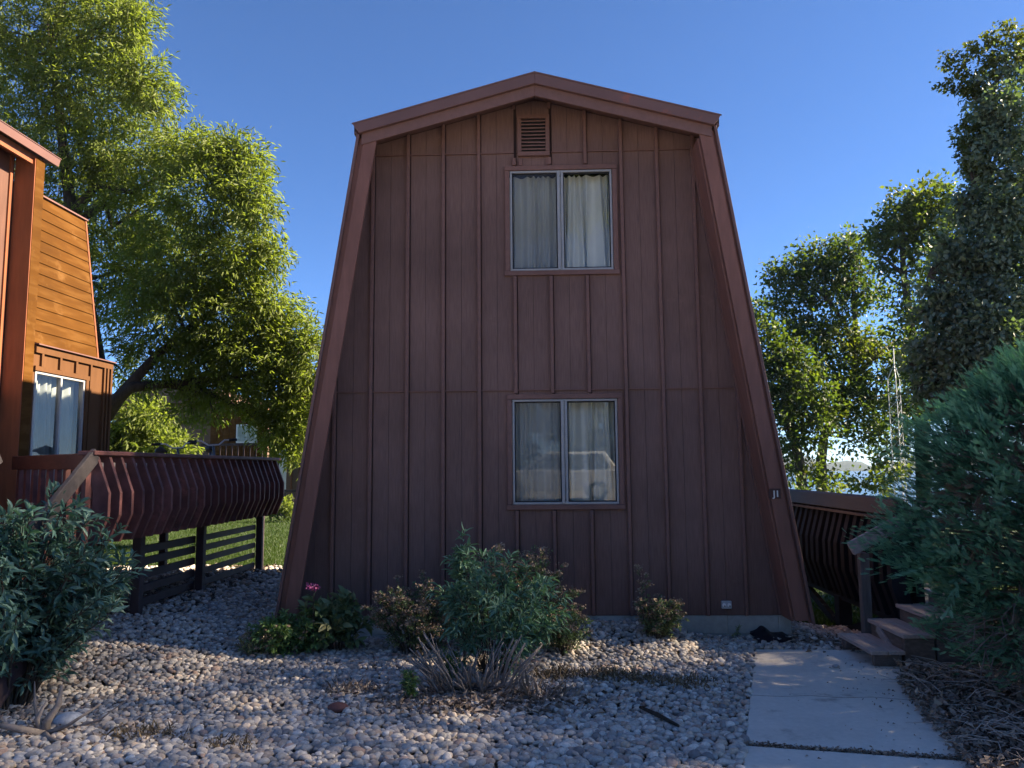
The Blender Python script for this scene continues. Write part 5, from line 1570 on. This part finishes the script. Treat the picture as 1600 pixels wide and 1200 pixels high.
# crumpled black plastic at the foundation corner
tp = MB()
nx, ny = 16, 8
rr = random.Random(3)
for j in range(ny + 1):
    for i in range(nx + 1):
        u, v_ = i / nx, j / ny
        tp.v.append((2.18 + .52 * u + .02 * rr.uniform(-1, 1), 8.12 + .33 * v_ + .02 * rr.uniform(-1, 1), .012 + (.085 * math.exp(-((u - .25) / .16) ** 2) + .03 * math.exp(-((u - .6) / .15) ** 2)) * v_ + .05 * v_ * (1 - u) + .018 * rr.uniform(0, 1)))
for j in range(ny):
    for i in range(nx):
        a = j * (nx + 1) + i
        tp.f.append((a, a + 1, a + nx + 2, a + nx + 1))
o = obj('plastic_sheet', tp, tarp_m, None, True)
o['label'] = 'crumpled black plastic sheet at the foundation corner'
o['category'] = 'plastic sheet'
# dark stick in the stones near the path
o = obj('stick', MB().tube([(.72, 5.95, .045), (.82, 5.75, .05), (.93, 5.55, .04)], [.011, .017, .010], 7), bark_m, None, True)
o['label'] = 'short dark stick lying in the stones left of the path'
o['category'] = 'stick'

# ------------------------------------------------------------------ white car behind the viewer (seen mirrored in the lower window)
cr = thing('parked_car', 'white car parked behind the viewer, mirrored in the lower window', 'car', (.55, -10, gzf(.55, -10)))
cz = gzf(.55, -10)
def cp(x, y, z):
    return (0.55 + x, -10 + y, cz + z)
body = MB().prism([cp(x, .9, z) for x, z in [(-2.25, .35), (-2.28, .75), (-2.1, .92), (-1.2, 1.02), (-.75, 1.05), (1.9, 1.08), (2.2, 1.0), (2.28, .6), (2.2, .35)]], (0, -1.8, 0))
obj('body', body, white_m, cr, bevel=.06)
cab = MB().add([cp(*q) for q in [(-1.15, .86, 1.04), (2.1, .86, 1.07), (1.7, .66, 1.68), (-.25, .66, 1.68), (-1.15, -.86, 1.04), (2.1, -.86, 1.07), (1.7, -.66, 1.68), (-.25, -.66, 1.68)]],
               [(0, 1, 2, 3), (7, 6, 5, 4), (3, 2, 6, 7), (0, 3, 7, 4), (1, 5, 6, 2)])
obj('cabin', cab, white_m, cr, bevel=.05)
for x0, x1, x2, x3 in ((-.95, -.05, -.05, -.25), (.05, .95, .92, .02), (1.05, 1.85, 1.58, 1.0)):
    obj('side_window', MB().prism([cp(x0, .868, 1.10), cp(x1, .868, 1.10), cp(x2, .700, 1.60), cp(x3, .700, 1.60)], (0, .012, 0)), dark_m, cr)
for x in (-1.4, 1.4):
    for s in (1, -1):
        w = obj('wheel', MB().tube([cp(x, s * .70, .34), cp(x, s * .925, .34)], .34, 20), rubber_m, cr, True)
        obj('rim', MB().tube([cp(x, s * .92, .34), cp(x, s * .935, .34)], .21, 16), galv_m, w)
for y in (.6, -.6):
    obj('headlight', MB().box(.55 - 2.30, .55 - 2.24, -10 + y - .2, -10 + y + .2, cz + .68, cz + .82), alu_m, cr)

# ------------------------------------------------------------------ haze over the lake
hz = MB().box(-1560, 1560, -330, 1880, -7.5, 26)
ho = obj('haze', hz, soil_m)
hm = bpy.data.materials.new('haze')
hm.use_nodes = True
hm.node_tree.nodes.remove(hm.node_tree.nodes['Principled BSDF'])
pv = hm.node_tree.nodes.new('ShaderNodeVolumePrincipled')
pv.inputs['Color'].default_value = (.62, .78, 1, 1)
pv.inputs['Density'].default_value = .00028
pv.inputs['Anisotropy'].default_value = .3
hm.node_tree.links.new(pv.outputs[0], hm.node_tree.nodes['Material Output'].inputs['Volume'])
ho.data.materials.clear()
ho.data.materials.append(hm)
ho['kind'] = 'stuff'
